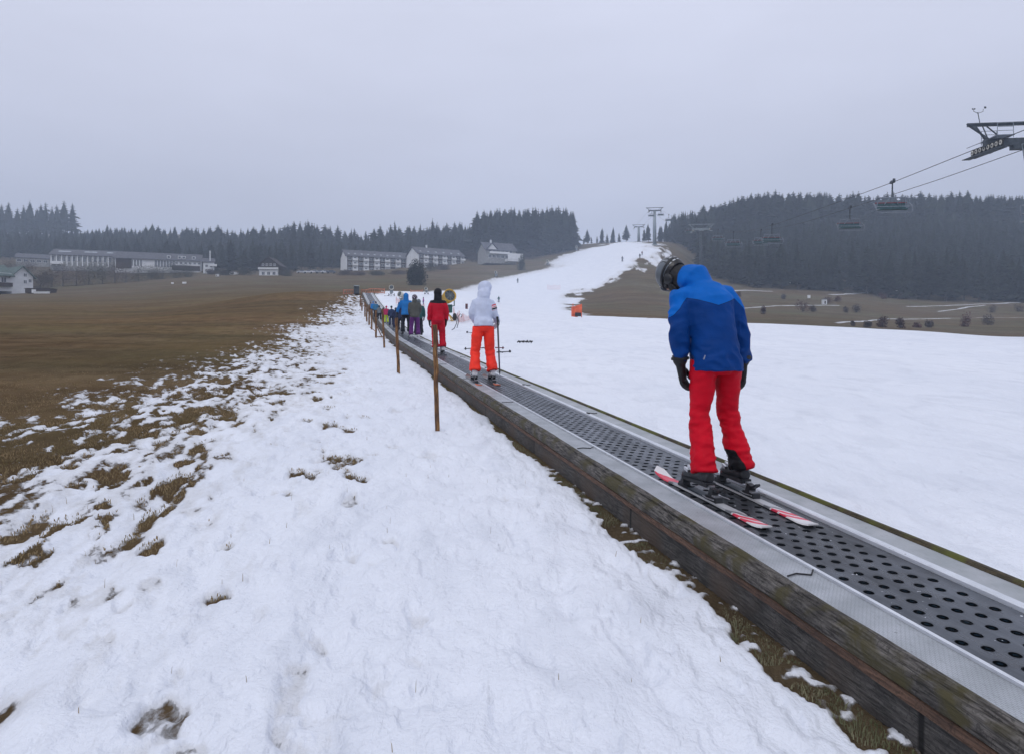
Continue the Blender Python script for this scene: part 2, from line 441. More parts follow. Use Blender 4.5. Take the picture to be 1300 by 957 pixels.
# ------------------------------------------------------------------ ground sheet
def build_ground():
    a_in = np.radians(np.linspace(-42, 42, 760))
    a_out = np.radians(np.linspace(42, 318, 70))[1:-1]
    ang = np.concatenate([a_in, a_out]); na = len(ang)
    rad = np.concatenate([np.geomspace(.9, 60, 470), np.geomspace(60, 1000, 211)[1:]]); nr = len(rad)
    A, RR = np.meshgrid(ang, rad)
    X = RR * np.sin(A); Y = RR * np.cos(A)
    z = terrain(X, Y); v, l, s = snow_value(X, Y)
    th = sstep(.42, .75, v)
    near = 1 - sstep(25, 60, RR) * .85
    z = z + th * .014 * near
    # soft lumps, old footprints and sledge tracks in the near snow
    lump = (fbm(l * 1.6, s * .8, 4) - .5) * .075 + (fbm(l * 7 + 3, s * 4.5, 4) - .5) * .020 - .030 * sstep(.60, .74, fbm(l * 4.2 + 70, s * 2.6, 4)) - .018 * sstep(.56, .7, fbm(l * 8 + 13, s * 5.5, 3))
    z = z + lump * near * np.where(l < 0, 1.0, .45) * sstep(-.05, -.25, np.where(l < 0, l, -(l - BW)))
    for ll, dep in ((-3.25, .045), (-3.85, .035), (-4.75, .04), (-5.2, .025), (-1.9, .02), (-2.45, .018)):
        lw = ll + (fbm(s * .25, s * 0 + ll, 2) - .5) * .5
        z = z - dep * np.exp(-((l - lw) / .11) ** 2) * near * (fbm(s * 1.4, l * 0 + 3 * ll, 3) + .2)
    rf = np.random.RandomState(3)
    for i in range(260):
        fl = -rf.uniform(.5, 6.5); fs = rf.uniform(1.2, 17)
        q = ((l - fl) / rf.uniform(.05, .09)) ** 2 + ((s - fs) / rf.uniform(.09, .16)) ** 2
        dd = rf.uniform(.015, .04)
        z = z - dd * np.exp(-q); 
        if rf.rand() < .06: v = v - rf.uniform(.42,.6) * np.exp(-q * 1.2) * (.6 + .8 * fbm(l * 25, s * 12, 3))
    # keep the sheet below the conveyor
    z = np.where((l > -.06) & (l < BW + .04) & (s < 70), np.minimum(z, belt_z(s) - .17 - .1 * (l < .5)), z)
    verts = np.stack([X.ravel(), Y.ravel(), z.ravel()], 1)
    c = np.array([[0, 0, gz(0, 0)]]); verts = np.vstack([verts, c])
    i = np.arange(nr-1)[:, None] * na; j = np.arange(na)[None, :]; j2 = (j + 1) % na
    q = np.stack([i + j, i + j2, i + na + j2, i + na + j], -1).reshape(-1, 4)[:, ::-1]
    me = bpy.data.meshes.new('ground')
    nq = len(q); ntri = na
    tri = np.stack([np.full(na, nr*na), (np.arange(na)+1) % na, np.arange(na)], 1)
    loops = np.concatenate([q.ravel(), tri.ravel()[::1]])
    me.vertices.add(len(verts)); me.vertices.foreach_set('co', verts.ravel())
    me.loops.add(len(loops)); me.loops.foreach_set('vertex_index', loops.astype(np.int32))
    me.polygons.add(nq + ntri)
    me.polygons.foreach_set('loop_start', np.concatenate([np.arange(nq)*4, nq*4 + np.arange(ntri)*3]).astype(np.int32))
    me.polygons.foreach_set('use_smooth', np.ones(nq+ntri, bool))
    me.update(calc_edges=True); me.validate()
    at1 = me.attributes.new('snow', 'FLOAT', 'POINT'); at1.data.foreach_set('value', np.append(v.ravel(), 1).astype(np.float32))
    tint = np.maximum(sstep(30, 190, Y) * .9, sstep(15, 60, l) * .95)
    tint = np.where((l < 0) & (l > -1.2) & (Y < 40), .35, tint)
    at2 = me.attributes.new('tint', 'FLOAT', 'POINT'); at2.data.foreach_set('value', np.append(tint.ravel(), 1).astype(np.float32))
    me.materials.append(ground_mat())
    g = link('ground', me); tag(g, kind='structure')
    return g
build_ground()

# ------------------------------------------------------------------ tracks across the fields
def drape(name, pts, w, m, lift=.06):
    pts3 = []
    for a, b in zip(pts[:-1], pts[1:]):
        for t in np.linspace(0, 1, 14)[:-1]:
            pts3.append((a[0] + (b[0]-a[0])*t, a[1] + (b[1]-a[1])*t))
    pts3.append(pts[-1]); mb = MB(); vs = []; fs = []
    ww = w if isinstance(w, (list, tuple)) else (w, w)
    for k, p in enumerate(pts3):
        q = pts3[min(k+1, len(pts3)-1)]; o = pts3[max(k-1, 0)]
        d = Vector((q[0]-o[0], q[1]-o[1])).normalized(); n = Vector((-d.y, d.x))
        t = k/(len(pts3)-1); wid = (ww[0]*(1-t)+ww[1]*t) * (.8 + .5*mnoise.noise(Vector((k*.35, w if isinstance(w,(int,float)) else 1, 3.3))))
        for e in (-1, -.33, .33, 1):
            x = p[0]+n.x*e*wid/2; y = p[1]+n.y*e*wid/2
            vs.append((x, y, gz(x, y) + (lift if abs(e) < .9 else lift - .1)))
    for k in range(len(pts3)-1):
        for e in range(3): a = k*4+e; fs.append((a, a+1, a+5, a+4))
    mb.add(vs, fs); o = mb.build(name, m, smooth=True); return tag(o, kind='structure')
M['snowpath'] = mat('trodden snow on track', (.62,.64,.68), .8, 0, .15, .5, c2=(.36,.35,.33))
M['gravelpath'] = mat('pale gravel track', (.30,.285,.26), .9, 0, .2, .4)
M['tanpath'] = mat('tan worn earth', (.36,.32,.27), .95, 0, .2, .3)
def px_line(l): return [tuple(hit(a, b, 62)[:2]) for a, b in l]
drape('path', px_line([(925,369.6),(950,369),(980,370.2)]), (5,3), M['snowpath'])
drape('path', px_line([(930,393),(960,390.5),(985,388.5),(1020,388),(1065,388.2)]), (2.2,1.6), M['snowpath'])
drape('path', px_line([(1052,374.5),(1080,373.2),(1108,370.5)]), (5,3.5), M['snowpath'])
drape('path', px_line([(1060,410.5),(1090,408.5),(1125,405.2),(1160,405.5),(1205,404.5)]), (1.6,1.8), M['snowpath'])
drape('path', px_line([(1205,404.5),(1250,403.6),(1310,403.6)]), (.8,.8), M['gravelpath'])
drape('path', px_line([(1150,389.5),(1200,388.5),(1240,386.5),(1292,384.2)]), (1.5,3.6), M['snowpath'])
drape('path', px_line([(1190,396),(1222,391.5),(1250,387.8)]), (1.4,2.4), M['snowpath'])
drape('path', px_line([(1048,355),(1070,361),(1095,368),(1110,372)]), (2.6,2.6), M['gravelpath'])

# ------------------------------------------------------------------ conveyor
def strip_mesh(name, prof, s0, s1, m, parent, step=.5, wob=0, closed=False, smooth=False, seed=0):
    """prof: list of (lateral, height) swept along the conveyor line, uv in metres"""
    n = max(2, int((s1-s0)/step)+1); ss = np.linspace(s0, s1, n); k = len(prof)
    vs = []; fs = []; uvs = []
    acc = [0]
    for a, b in zip(prof[:-1], prof[1:]): acc.append(acc[-1] + math.hypot(b[0]-a[0], b[1]-a[1]))
    for s in ss:
        for j, (l, h) in enumerate(prof):
            w1 = wob * mnoise.noise(Vector((s*1.1, j*1.7, seed))) + wob*.5 * mnoise.noise(Vector((s*5, j*2.7, seed+9)))
            w2 = wob * mnoise.noise(Vector((s*1.3+50, j*1.7, seed))) * .7
            vs.append(belt_pt(s, l + w1, h + w2)); uvs.append((acc[j] + seed*3.1, s))
    for i in range(n-1):
        for j in range(k-1 if not closed else k):
            a = i*k+j; b = i*k+(j+1) % k; fs.append((a, a+k, b+k, b))
    mb = MB(); mb.add(vs, fs)
    if closed: mb.add([], []); mb.f.append(tuple(range(k))); mb.mi.append(0); mb.f.append(tuple(range((n-1)*k, n*k))[::-1]); mb.mi.append(0)
    me = mb.mesh(name, m, smooth); uvl = me.uv_layers.new(name='UVMap')
    for lp in me.loops: uvl.data[lp.index].uv = uvs[lp.vertex_index]
    return link(name, me, parent)
def belt_mat():
    m, nt, b = new_mat('dimpled rubber belt'); L = nt.links.new; nn = nt.nodes.new
    def mt(op, a, c=0.0, d=0.0):
        x = nn('ShaderNodeMath'); x.operation = op
        for k, v in ((0, a), (1, c), (2, d)):
            if isinstance(v, (int, float)): x.inputs[k].default_value = v
            else: L(v, x.inputs[k])
        return x.outputs[0]
    uv = nn('ShaderNodeUVMap'); sx = nn('ShaderNodeSeparateXYZ'); L(uv.outputs[0], sx.inputs[0])
    u, v = sx.outputs[0], sx.outputs[1]
    du = .057
    uo = mt('SUBTRACT', u, .026)
    k = mt('ROUND', mt('DIVIDE', uo, du))
    fu = mt('SUBTRACT', uo, mt('MULTIPLY', k, du))
    vo = mt('ADD', v, mt('MULTIPLY', k, .059))
    fv = mt('SUBTRACT', vo, mt('MULTIPLY', mt('ROUND', mt('DIVIDE', vo, .155)), .155))
    d = mt('SQRT', mt('ADD', mt('MULTIPLY', fu, fu), mt('MULTIPLY', fv, fv)))
    ins = mt('MULTIPLY', mt('GREATER_THAN', u, .010), mt('LESS_THAN', u, .513))
    def rng(x, a, b_, c=0, e=1):
        r = nn('ShaderNodeMapRange'); r.inputs[1].default_value = a; r.inputs[2].default_value = b_; r.inputs[3].default_value = c; r.inputs[4].default_value = e
        L(x, r.inputs[0]); return r.outputs[0]
    hole = mt('MULTIPLY', rng(d, .0235, .020), ins)
    core = mt('MULTIPLY', rng(d, .012, .008), ins)
    tc = nn('ShaderNodeTexCoord')
    n = nn('ShaderNodeTexNoise'); n.inputs['Scale'].default_value = 3.5; n.inputs['Detail'].default_value = 6; L(tc.outputs['Object'], n.inputs['Vector'])
    n2 = nn('ShaderNodeTexNoise'); n2.inputs['Scale'].default_value = 90; n2.inputs['Detail'].default_value = 3; L(tc.outputs['Object'], n2.inputs['Vector'])
    def mixc(f, a, c):
        x = nn('ShaderNodeMix'); x.data_type = 'RGBA'; L(f, x.inputs[0])
        for kk, vv in ((6, a), (7, c)):
            if isinstance(vv, tuple): x.inputs[kk].default_value = (*vv, 1)
            else: L(vv, x.inputs[kk])
        return x.outputs[2]
    base = mixc(rng(n.outputs[0], .35, .65), (.040,.046,.056), (.080,.090,.108))
    base = mixc(rng(n2.outputs[0], .66, .74, 0, .35), base, (.25,.26,.28))
    c = mixc(hole, base, (.003,.0035,.004)); c = mixc(core, c, (.006,.012,.018))
    n5 = nn('ShaderNodeTexNoise'); n5.inputs['Scale'].default_value = 1.1; n5.inputs['Detail'].default_value = 7; n5.inputs['Roughness'].default_value = .7
    mp5 = nn('ShaderNodeMapping'); mp5.inputs['Scale'].default_value = (9, 1.2, 1); L(uv.outputs[0], mp5.inputs[0]); L(mp5.outputs[0], n5.inputs['Vector'])
    c = mixc(rng(n5.outputs[0], .52, .66, 0, .45), c, (.018,.019,.022)); c = mixc(rng(n5.outputs[0], .40, .30, 0, .25), c, (.16,.17,.19))
    wet = mt('MULTIPLY', rng(mt('ADD', mt('ABSOLUTE', mt('SUBTRACT', v, 4.15)), mt('MULTIPLY', n.outputs[0], 1.1)), 1.75, 1.15), .8)
    c = mixc(wet, c, (.010,.011,.013))
    # sparse crumbs of snow
    n3 = nn('ShaderNodeTexNoise'); n3.inputs['Scale'].default_value = 38; n3.inputs['Detail'].default_value = 1; L(tc.outputs['Object'], n3.inputs['Vector'])
    c = mixc(rng(n3.outputs[0], .775, .79), c, (.7,.72,.76))
    L(c, b.inputs['Base Color'])
    L(mt('ADD', rng(n5.outputs[0], .38, .62, .52, .20), mt('MULTIPLY', hole, .5)), b.inputs['Roughness'])
    L(mt('MULTIPLY_ADD', hole, -.45, .45), b.inputs['Specular IOR Level'])
    h = mt('ADD', mt('MULTIPLY', mt('SUBTRACT', 1.0, hole), .005), mt('MULTIPLY', core, .002))
    ring = mt('MULTIPLY', mt('MULTIPLY', rng(d, .020, .0245), rng(d, .032, .0265)), ins)
    h = mt('ADD', h, mt('MULTIPLY', ring, .0015))
    bp = nn('ShaderNodeBump'); bp.inputs['Strength'].default_value = .9; bp.inputs['Distance'].default_value = 1.0
    L(h, bp.inputs['Height']); L(bp.outputs[0], b.inputs['Normal'])
    return m
def plank_mat(name, dark, light, moss=None, mossamt=.5, rust=None, seams=None):
    m, nt, b = new_mat(name); L = nt.links.new; nn = nt.nodes.new
    uv = nn('ShaderNodeUVMap'); mp = nn('ShaderNodeMapping'); mp.inputs['Scale'].default_value = (70, 7.0, 1); L(uv.outputs[0], mp.inputs[0])
    def rng(x, a, b_, c=0, e=1):
        r = nn('ShaderNodeMapRange'); r.inputs[1].default_value = a; r.inputs[2].default_value = b_; r.inputs[3].default_value = c; r.inputs[4].default_value = e
        L(x, r.inputs[0]); return r.outputs[0]
    def noi(vec, sc, det=6, dist=0):
        n = nn('ShaderNodeTexNoise'); n.inputs['Scale'].default_value = sc; n.inputs['Detail'].default_value = det; n.inputs['Distortion'].default_value = dist; L(vec, n.inputs['Vector']); return n.outputs[0]
    def mixc(f, a, c):
        x = nn('ShaderNodeMix'); x.data_type = 'RGBA'; L(f, x.inputs[0])
        for kk, vv in ((6, a), (7, c)):
            if isinstance(vv, tuple): x.inputs[kk].default_value = (*vv, 1)
            else: L(vv, x.inputs[kk])
        return x.outputs[2]
    grain = noi(mp.outputs[0], 1.4, 7, .3)
    grain2 = noi(uv.outputs[0], 55, 5, 1.5)
    c = mixc(rng(grain, .36, .62), dark, light); c = mixc(rng(grain2, .52, .66, 0, .6), c, tuple(k*.4 for k in dark))
    blot = noi(uv.outputs[0], 3.2, 6)
    c = mixc(rng(blot, .5, .7, 0, .7), c, tuple(k*.45 for k in dark))
    if rust: c = mixc(rng(noi(uv.outputs[0], 1.7, 5), .42, .62), c, rust)
    if moss:
        c = mixc(rng(noi(uv.outputs[0], 5.0, 7, .4), .5 + .18*(1-mossamt) - .1, .62 + .18*(1-mossamt) - .1), c, moss)
        c = mixc(rng(noi(uv.outputs[0], 26, 4), .55, .75, 0, .5), c, tuple(k*.35 for k in moss))
    if seams:
        sx = nn('ShaderNodeSeparateXYZ'); L(uv.outputs[0], sx.inputs[0])
        a = nn('ShaderNodeMath'); a.operation = 'PINGPONG'; L(sx.outputs[1], a.inputs[0]); a.inputs[1].default_value = seams/2
        c = mixc(rng(a.outputs[0], .018, .008), c, (.006,.005,.005))
    L(c, b.inputs['Base Color']); b.inputs['Roughness'].default_value = .85
    bp = nn('ShaderNodeBump'); bp.inputs['Strength'].default_value = .9; bp.inputs['Distance'].default_value = .012
    L(grain, bp.inputs['Height']); L(bp.outputs[0], b.inputs['Normal'])
    return m
def plate_mat(name, c1, c2, metal, rib):
    m, nt, b = new_mat(name); L = nt.links.new; nn = nt.nodes.new
    uv = nn('ShaderNodeUVMap')
    def rng(x, a, b_, c=0, e=1):
        r = nn('ShaderNodeMapRange'); r.inputs[1].default_value = a; r.inputs[2].default_value = b_; r.inputs[3].default_value = c; r.inputs[4].default_value = e
        L(x, r.inputs[0]); return r.outputs[0]
    def mixc(f, a, c):
        x = nn('ShaderNodeMix'); x.data_type = 'RGBA'; L(f, x.inputs[0])
        for kk, vv in ((6, a), (7, c)):
            if isinstance(vv, tuple): x.inputs[kk].default_value = (*vv, 1)
            else: L(vv, x.inputs[kk])
        return x.outputs[2]
    n = nn('ShaderNodeTexNoise'); n.inputs['Scale'].default_value = 5; n.inputs['Detail'].default_value = 7; L(uv.outputs[0], n.inputs['Vector'])
    mp = nn('ShaderNodeMapping'); mp.inputs['Scale'].default_value = (60, 9, 1); L(uv.outputs[0], mp.inputs[0])
    n2 = nn('ShaderNodeTexNoise'); n2.inputs['Scale'].default_value = 2; n2.inputs['Detail'].default_value = 5; L(mp.outputs[0], n2.inputs['Vector'])
    c = mixc(rng(n.outputs[0], .35, .65), c1, c2)
    c = mixc(rng(n2.outputs[0], .55, .75, 0, .45), c, tuple(k*.55 for k in c1))
    n4 = nn('ShaderNodeTexNoise'); n4.inputs['Scale'].default_value = 30; n4.inputs['Detail'].default_value = 4; L(uv.outputs[0], n4.inputs['Vector'])
    c = mixc(rng(n4.outputs[0], .68, .74, 0, .6), c, (.10,.10,.10))
    L(c, b.inputs['Base Color']); b.inputs['Metallic'].default_value = metal; b.inputs['Roughness'].default_value = .5
    if rib:
        bt = nn('ShaderNodeTexBrick'); bt.inputs['Scale'].default_value = 1; bt.inputs['Brick Width'].default_value = .022; bt.inputs['Row Height'].default_value = .010
        bt.inputs['Mortar Size'].default_value = .0018; bt.inputs['Mortar Smooth'].default_value = .6
        sw = nn('ShaderNodeSeparateXYZ'); L(uv.outputs[0], sw.inputs[0]); cb = nn('ShaderNodeCombineXYZ'); L(sw.outputs[1], cb.inputs[0]); L(sw.outputs[0], cb.inputs[1])
        L(cb.outputs[0], bt.inputs['Vector'])
        bp = nn('ShaderNodeBump'); bp.inputs['Strength'].default_value = .7; bp.inputs['Distance'].default_value = .003; bp.invert = True
        L(bt.outputs['Fac'], bp.inputs['Height']); L(bp.outputs[0], b.inputs['Normal'])
        c2_ = mixc(rng(bt.outputs['Fac'], 0, 1, 0, .35), c, (.12,.12,.13)); L(c2_, b.inputs['Base Color'])
    return m
BS, BE = -3.5, 67.5
cv = empty('ski_conveyor', belt_pt(0, .5), 0, 'long ski conveyor with black dimpled belt, grey metal side plates and mossy timber edge', 'ski conveyor')
CVI = Matrix.Translation(cv.location).inverted()
def cpart(o):
    o.parent = cv; o.matrix_parent_inverse = CVI; return o
M['belt'] = belt_mat()
M['plateL'] = plate_mat('frosty ribbed aluminium', (.36,.38,.40), (.50,.52,.55), .25, True)
M['plateR'] = plate_mat('worn aluminium', (.33,.35,.36), (.44,.45,.47), .25, False)
M['lip'] = plate_mat('bright aluminium edge', (.60,.62,.66), (.72,.74,.78), .35, False)
M['beam'] = plank_mat('rotten weathered timber', (.020,.016,.013), (.16,.145,.13), (.060,.050,.018), .45)
M['wall'] = plank_mat('dark wet board', (.030,.027,.025), (.100,.092,.085), None, rust=(.075,.055,.042), seams=2.4)
M['rustboard'] = plank_mat('rust brown board', (.06,.032,.02), (.14,.078,.05), None)
M['moss'] = plank_mat('mossy timber', (.035,.028,.015), (.085,.062,.03), (.085,.088,.012), .75)
cpart(strip_mesh('belt', [(.222,-.02),(.228,0),(.768,0),(.774,-.02)], BS, BE, M['belt'], None, .4))
cpart(strip_mesh('left_side_plate', [(.012,-.02),(.012,.008),(.196,.008)], BS, BE, M['plateL'], None, .5, seed=1))
cpart(strip_mesh('left_edge_rail', [(.196,-.02),(.198,.020),(.214,.022),(.220,.012),(.222,-.03)], BS, BE, M['lip'], None, .5, seed=2))
cpart(strip_mesh('right_edge_rail', [(.774,-.03),(.776,.016),(.784,.022),(.818,.022),(.820,.004)], BS, BE, M['lip'], None, .5, seed=3))
cpart(strip_mesh('right_side_plate', [(.823,-.01),(.823,.010),(1.000,.010),(1.0,-.02)], BS, BE, M['plateR'], None, .5, seed=4))
cpart(strip_mesh('dark_gap_strip', [(.816,-.012),(.827,.0035)], BS, BE, M['rubber'], None, .5, seed=5))  # black strip stands in for the shaded gap between rail and plate
cpart(strip_mesh('mossy_kerb_board', [(1.0,-.12),(1.002,.012),(1.018,.028),(1.042,.026),(1.055,.010),(1.056,-.14)], BS, BE, M['moss'], None, .08, .006, smooth=False, seed=6))
cpart(strip_mesh('timber_beam', [(.010,-.06),(.010,.014),(.000,.024),(-.020,.024),(-.034,.016),(-.038,.004),(-.056,.002),(-.070,-.010),(-.076,-.038),(-.073,-.070),(-.05,-.074)], BS, BE, M['beam'], None, .06, .008, smooth=False, seed=7))
cpart(strip_mesh('brown_rail_board', [(-.055,-.074),(-.080,-.076),(-.083,-.104),(-.062,-.109)], BS, BE, M['rustboard'], None, .12, .004, seed=8))
cpart(strip_mesh('side_wall_board', [(-.064,-.10),(-.068,-.17),(-.070,-.42)], BS, BE, M['wall'], None, .15, .005, seed=9))
# clips where two plates meet
for s in np.arange(2.15, 60, 2.9):
    mb = MB(); mb.tube([belt_pt(s, .815, .03), belt_pt(s+.02, .85, .022), belt_pt(s+.01, .88, .019), belt_pt(s+.03, .92, .019)], .005, 6)
    mb.box(belt_pt(s, .80, .028), (.02,.07,.012), Matrix.Rotation(HEAD, 3, 'Z'))
    cpart(mb.build('joint_clip', M['rubber']))
    mb = MB(); mb.tube([belt_pt(s+1.1, .03, .014), belt_pt(s+1.12, .09, .013), belt_pt(s+1.09, .15, .013), belt_pt(s+1.13, .19, .018)], .004, 6)
    cpart(mb.build('joint_clip', M['rubber']))
# drive housing at the far end
t = empty('drive_housing', belt_pt(68.6, -.55, -.2), HEAD, 'small dark drive box at the far upper end of the conveyor', 'machine box')
mb = MB(); mb.box((0,0,.35), (.50,1.2,.7), taper=.94); mb.build('casing', M['steel_dark'], t)
mb = MB(); mb.prism([(-.29,-.65,.705),(.29,-.65,.705),(.26,-.6,.78),(-.26,-.6,.78)], (0,0,0), (0,1.2,0)); mb.build('lid', M['steel'], t)

# ------------------------------------------------------------------ marker posts
def post_mat():
    m, nt, b = new_mat('brown peeled post'); L = nt.links.new; nn = nt.nodes.new
    tc = nn('ShaderNodeTexCoord'); mp = nn('ShaderNodeMapping'); mp.inputs['Scale'].default_value = (14, 14, 3.2); L(tc.outputs['Object'], mp.inputs[0])
    n = nn('ShaderNodeTexNoise'); n.inputs['Scale'].default_value = 2.2; n.inputs['Detail'].default_value = 7; L(mp.outputs[0], n.inputs['Vector'])
    cr = nn('ShaderNodeValToRGB'); e = cr.color_ramp.elements
    e[0].position = .3; e[0].color = (.028,.014,.008,1); e[1].position = .66; e[1].color = (.30,.155,.045,1)
    x = e.new(.5); x.color = (.135,.060,.022,1)
    L(n.outputs[0], cr.inputs[0]); L(cr.outputs[0], b.inputs['Base Color']); b.inputs['Roughness'].default_value = .75
    bp = nn('ShaderNodeBump'); bp.inputs['Strength'].default_value = .6; bp.inputs['Distance'].default_value = .008; L(n.outputs[0], bp.inputs['Height']); L(bp.outputs[0], b.inputs['Normal'])
    return m
M['post'] = post_mat()
def post_mesh(h, r, seed):
    mb = MB(); n = 14
    pts = [(.012*mnoise.noise(Vector((seed, k*.6, 0))), .012*mnoise.noise(Vector((seed+5, k*.6, 0))), -.25 + (h+.25)*k/14) for k in range(15)]
    rr = [r*(1+.07*mnoise.noise(Vector((seed+9, k*1.3, 2)))) for k in range(15)]
    mb.tube(pts + [(pts[-1][0], pts[-1][1], h+.004)], rr + [r*.8], n)
    me = mb.mesh('marker_post', M['post'], True); return me
posts = [(555,547,413,'thick brown wooden post standing nearest to the camera in the snow','nearest'),
 (506,475,404,'second nearest brown wooden post beside the conveyor, below the person in the blue hooded jacket',''),
 (488,442,392.5,'third nearest thin brown post beside the conveyor',''),
 (477.3,428.6,394,'grey brown post held by a slanting brace beside the conveyor',''),
 (471.8,418.5,393,'short brown post just beyond the braced post',''),
 (468.6,413,388,'brown post in the far row, sixth from the camera',''),
 (465.6,409,387,'brown post in the far row, seventh from the camera',''),
 (463.3,402.5,384,'small brown post in the far row, eighth from the camera',''),
 (459.5,395,380,'tiny brown post in the far row, ninth from the camera',''),
 (457.5,389,376,'last tiny post near the top of the conveyor','')]
for i, (px, yb, yt, lab, _) in enumerate(posts):
    p = hit(px, yb); h = (yb - yt) / F * p.y; r = .028 if i == 0 else .033
    o = link('marker_post', post_mesh(h, r if i == 0 else (.034 if i < 3 else .03 + .0004*p.y), i*3.3), None, p)
    if i == 0: o.rotation_euler = (0, R(-1.2), 0)
    if i in (1,2): o.rotation_euler = (R(1), R(-1.5 - .6*i), 0)
    tag(o, lab, 'post', 'marker posts along the conveyor')
    if i == 3:
        mb = MB(); mb.tube([(0,0,.55),(.36,-.5,.0)], .022, 8); mb.tube([(0,0,.25),(-.35,.4,.45)], .015, 8); mb.tube([(0,-.02,.03),(.4,-.5,.02)], .02, 8)
        mb.build('brace', M['post'], o)

# ------------------------------------------------------------------ people
def remesh(mb, voxel, smooth=3, disp=None, name='m'):
    me = bpy.data.meshes.new('tmp'); me.from_pydata(mb.v, [], mb.f); me.update()
    o = bpy.data.objects.new('tmp', me); col.objects.link(o)
    r = o.modifiers.new('r', 'REMESH'); r.mode = 'VOXEL'; r.voxel_size = voxel
    if smooth:
        s = o.modifiers.new('s', 'SMOOTH'); s.factor = .5; s.iterations = smooth
    dg = bpy.context.evaluated_depsgraph_get(); dg.update()
    out = bpy.data.meshes.new_from_object(o.evaluated_get(dg)); out.name = name
    col.objects.unlink(o); bpy.data.objects.remove(o); bpy.data.meshes.remove(me)
    if disp is not None:
        n = len(out.vertices); co = np.zeros(n*3); no = np.zeros(n*3)
        out.vertices.foreach_get('co', co); out.vertex_normals.foreach_get('vector', no)
        co = co.reshape(-1,3); no = no.reshape(-1,3)
        d = np.array([disp(c) for c in co])
        co = co + no * d[:, None]; out.vertices.foreach_set('co', co.ravel()); out.update()
    out.polygons.foreach_set('use_smooth', [True]*len(out.polygons))
    return out
def setmask(me, fn):
    n = len(me.vertices); co = np.zeros(n*3); me.vertices.foreach_get('co', co); co = co.reshape(-1,3)
    a = me.attributes.new('mask', 'FLOAT', 'POINT'); a.data.foreach_set('value', np.array([fn(c) for c in co], np.float32))

def glove_mesh(voxel=.0035, scale=1.0):
    """right hand glove, wrist at the origin, fingers hanging down -z, thumb to +y, palm to -x"""
    mb = MB()
    mb.tube([(0,0,.075),(0,0,.03),(0,0,.0),(-.002,.002,-.05),(-.004,.002,-.10),(-.005,.0,-.112)], [(.052,.056),(.048,.052),(.032,.038),(.026,.046),(.023,.046),(.016,.036)], 16, ref=(1,0,0))
    for y, L_, r in ((.034,.066,.0135),(.0115,.076,.0145),(-.0115,.070,.014),(-.034,.056,.0125)):
        mb.tube([(-.003,y*.9,-.085),(-.006,y,-.112),(-.018,y*1.02,-.112-L_*.42),(-.040,y*.98,-.112-L_*.74),(-.058,y*.92,-.112-L_*.80)], [r*.9,r*1.1,r*1.05,r*.98,r*.7], 10, ref=(1,0,0))
    mb.tube([(-.004,.022,-.025),(-.012,.050,-.055),(-.022,.064,-.085),(-.032,.066,-.112),(-.036,.064,-.120)], [.017,.0175,.0160,.0150,.010], 10, ref=(1,0,0))
    return remesh(mb, voxel, 2, None, 'glove')
def boot_meshes():
    """right or left ski boot, toe to +y, sole at z=0"""
    mb = MB()
    mb.tube([(0,-.115,.055),(0,-.09,.055),(0,-.02,.062),(0,.06,.055),(0,.13,.045),(0,.175,.038),(0,.195,.033)], [(.035,.030),(.046,.045),(.048,.055),(.052,.048),(.053,.038),(.046,.030),(.030,.018)], 16, ref=(1,0,0))
    mb.tube([(0,-.055,.05),(0,-.05,.10),(0,-.038,.17),(0,-.028,.22),(0,-.024,.24)], [(.048,.060),(.050,.064),(.050,.062),(.048,.058),(.046,.055)], 16, ref=(1,0,0))
    shell = remesh(mb, .008, 2, None, 'boot_shell')
    mb = MB(); mb.box((0,.035,.014), (.072,.315,.028)); mb.box((0,.185,.020), (.06,.03,.02)); sole = mb.mesh('sole', M['blackpl'])
    bk = MB(); bk.box((0,0,0), (.104,.014,.016), Matrix.Rotation(R(25), 3, 'X')); bk.box((.054,-.012,-.003), (.014,.056,.022), Matrix.Rotation(R(18), 3, 'X')); bk.box((.050,-.022,.004), (.012,.03,.012), Matrix.Rotation(R(30), 3, 'X')); bk.box((-.054,-.012,-.003), (.012,.050,.020), Matrix.Rotation(R(18), 3, 'X'))
    buck = bk.mesh('buckle', M['silver'])
    return shell, sole, buck
GLOVE = glove_mesh(); GLOVE_LO = glove_mesh(.008)
BOOT, SOLE, BUCK = boot_meshes()
_shell = {}
def mat_copy(me, m, key):
    k = (me.name, key)
    if k not in _shell:
        c = me.copy(); c.materials.clear(); c.materials.append(m); _shell[k] = c
    return _shell[k]

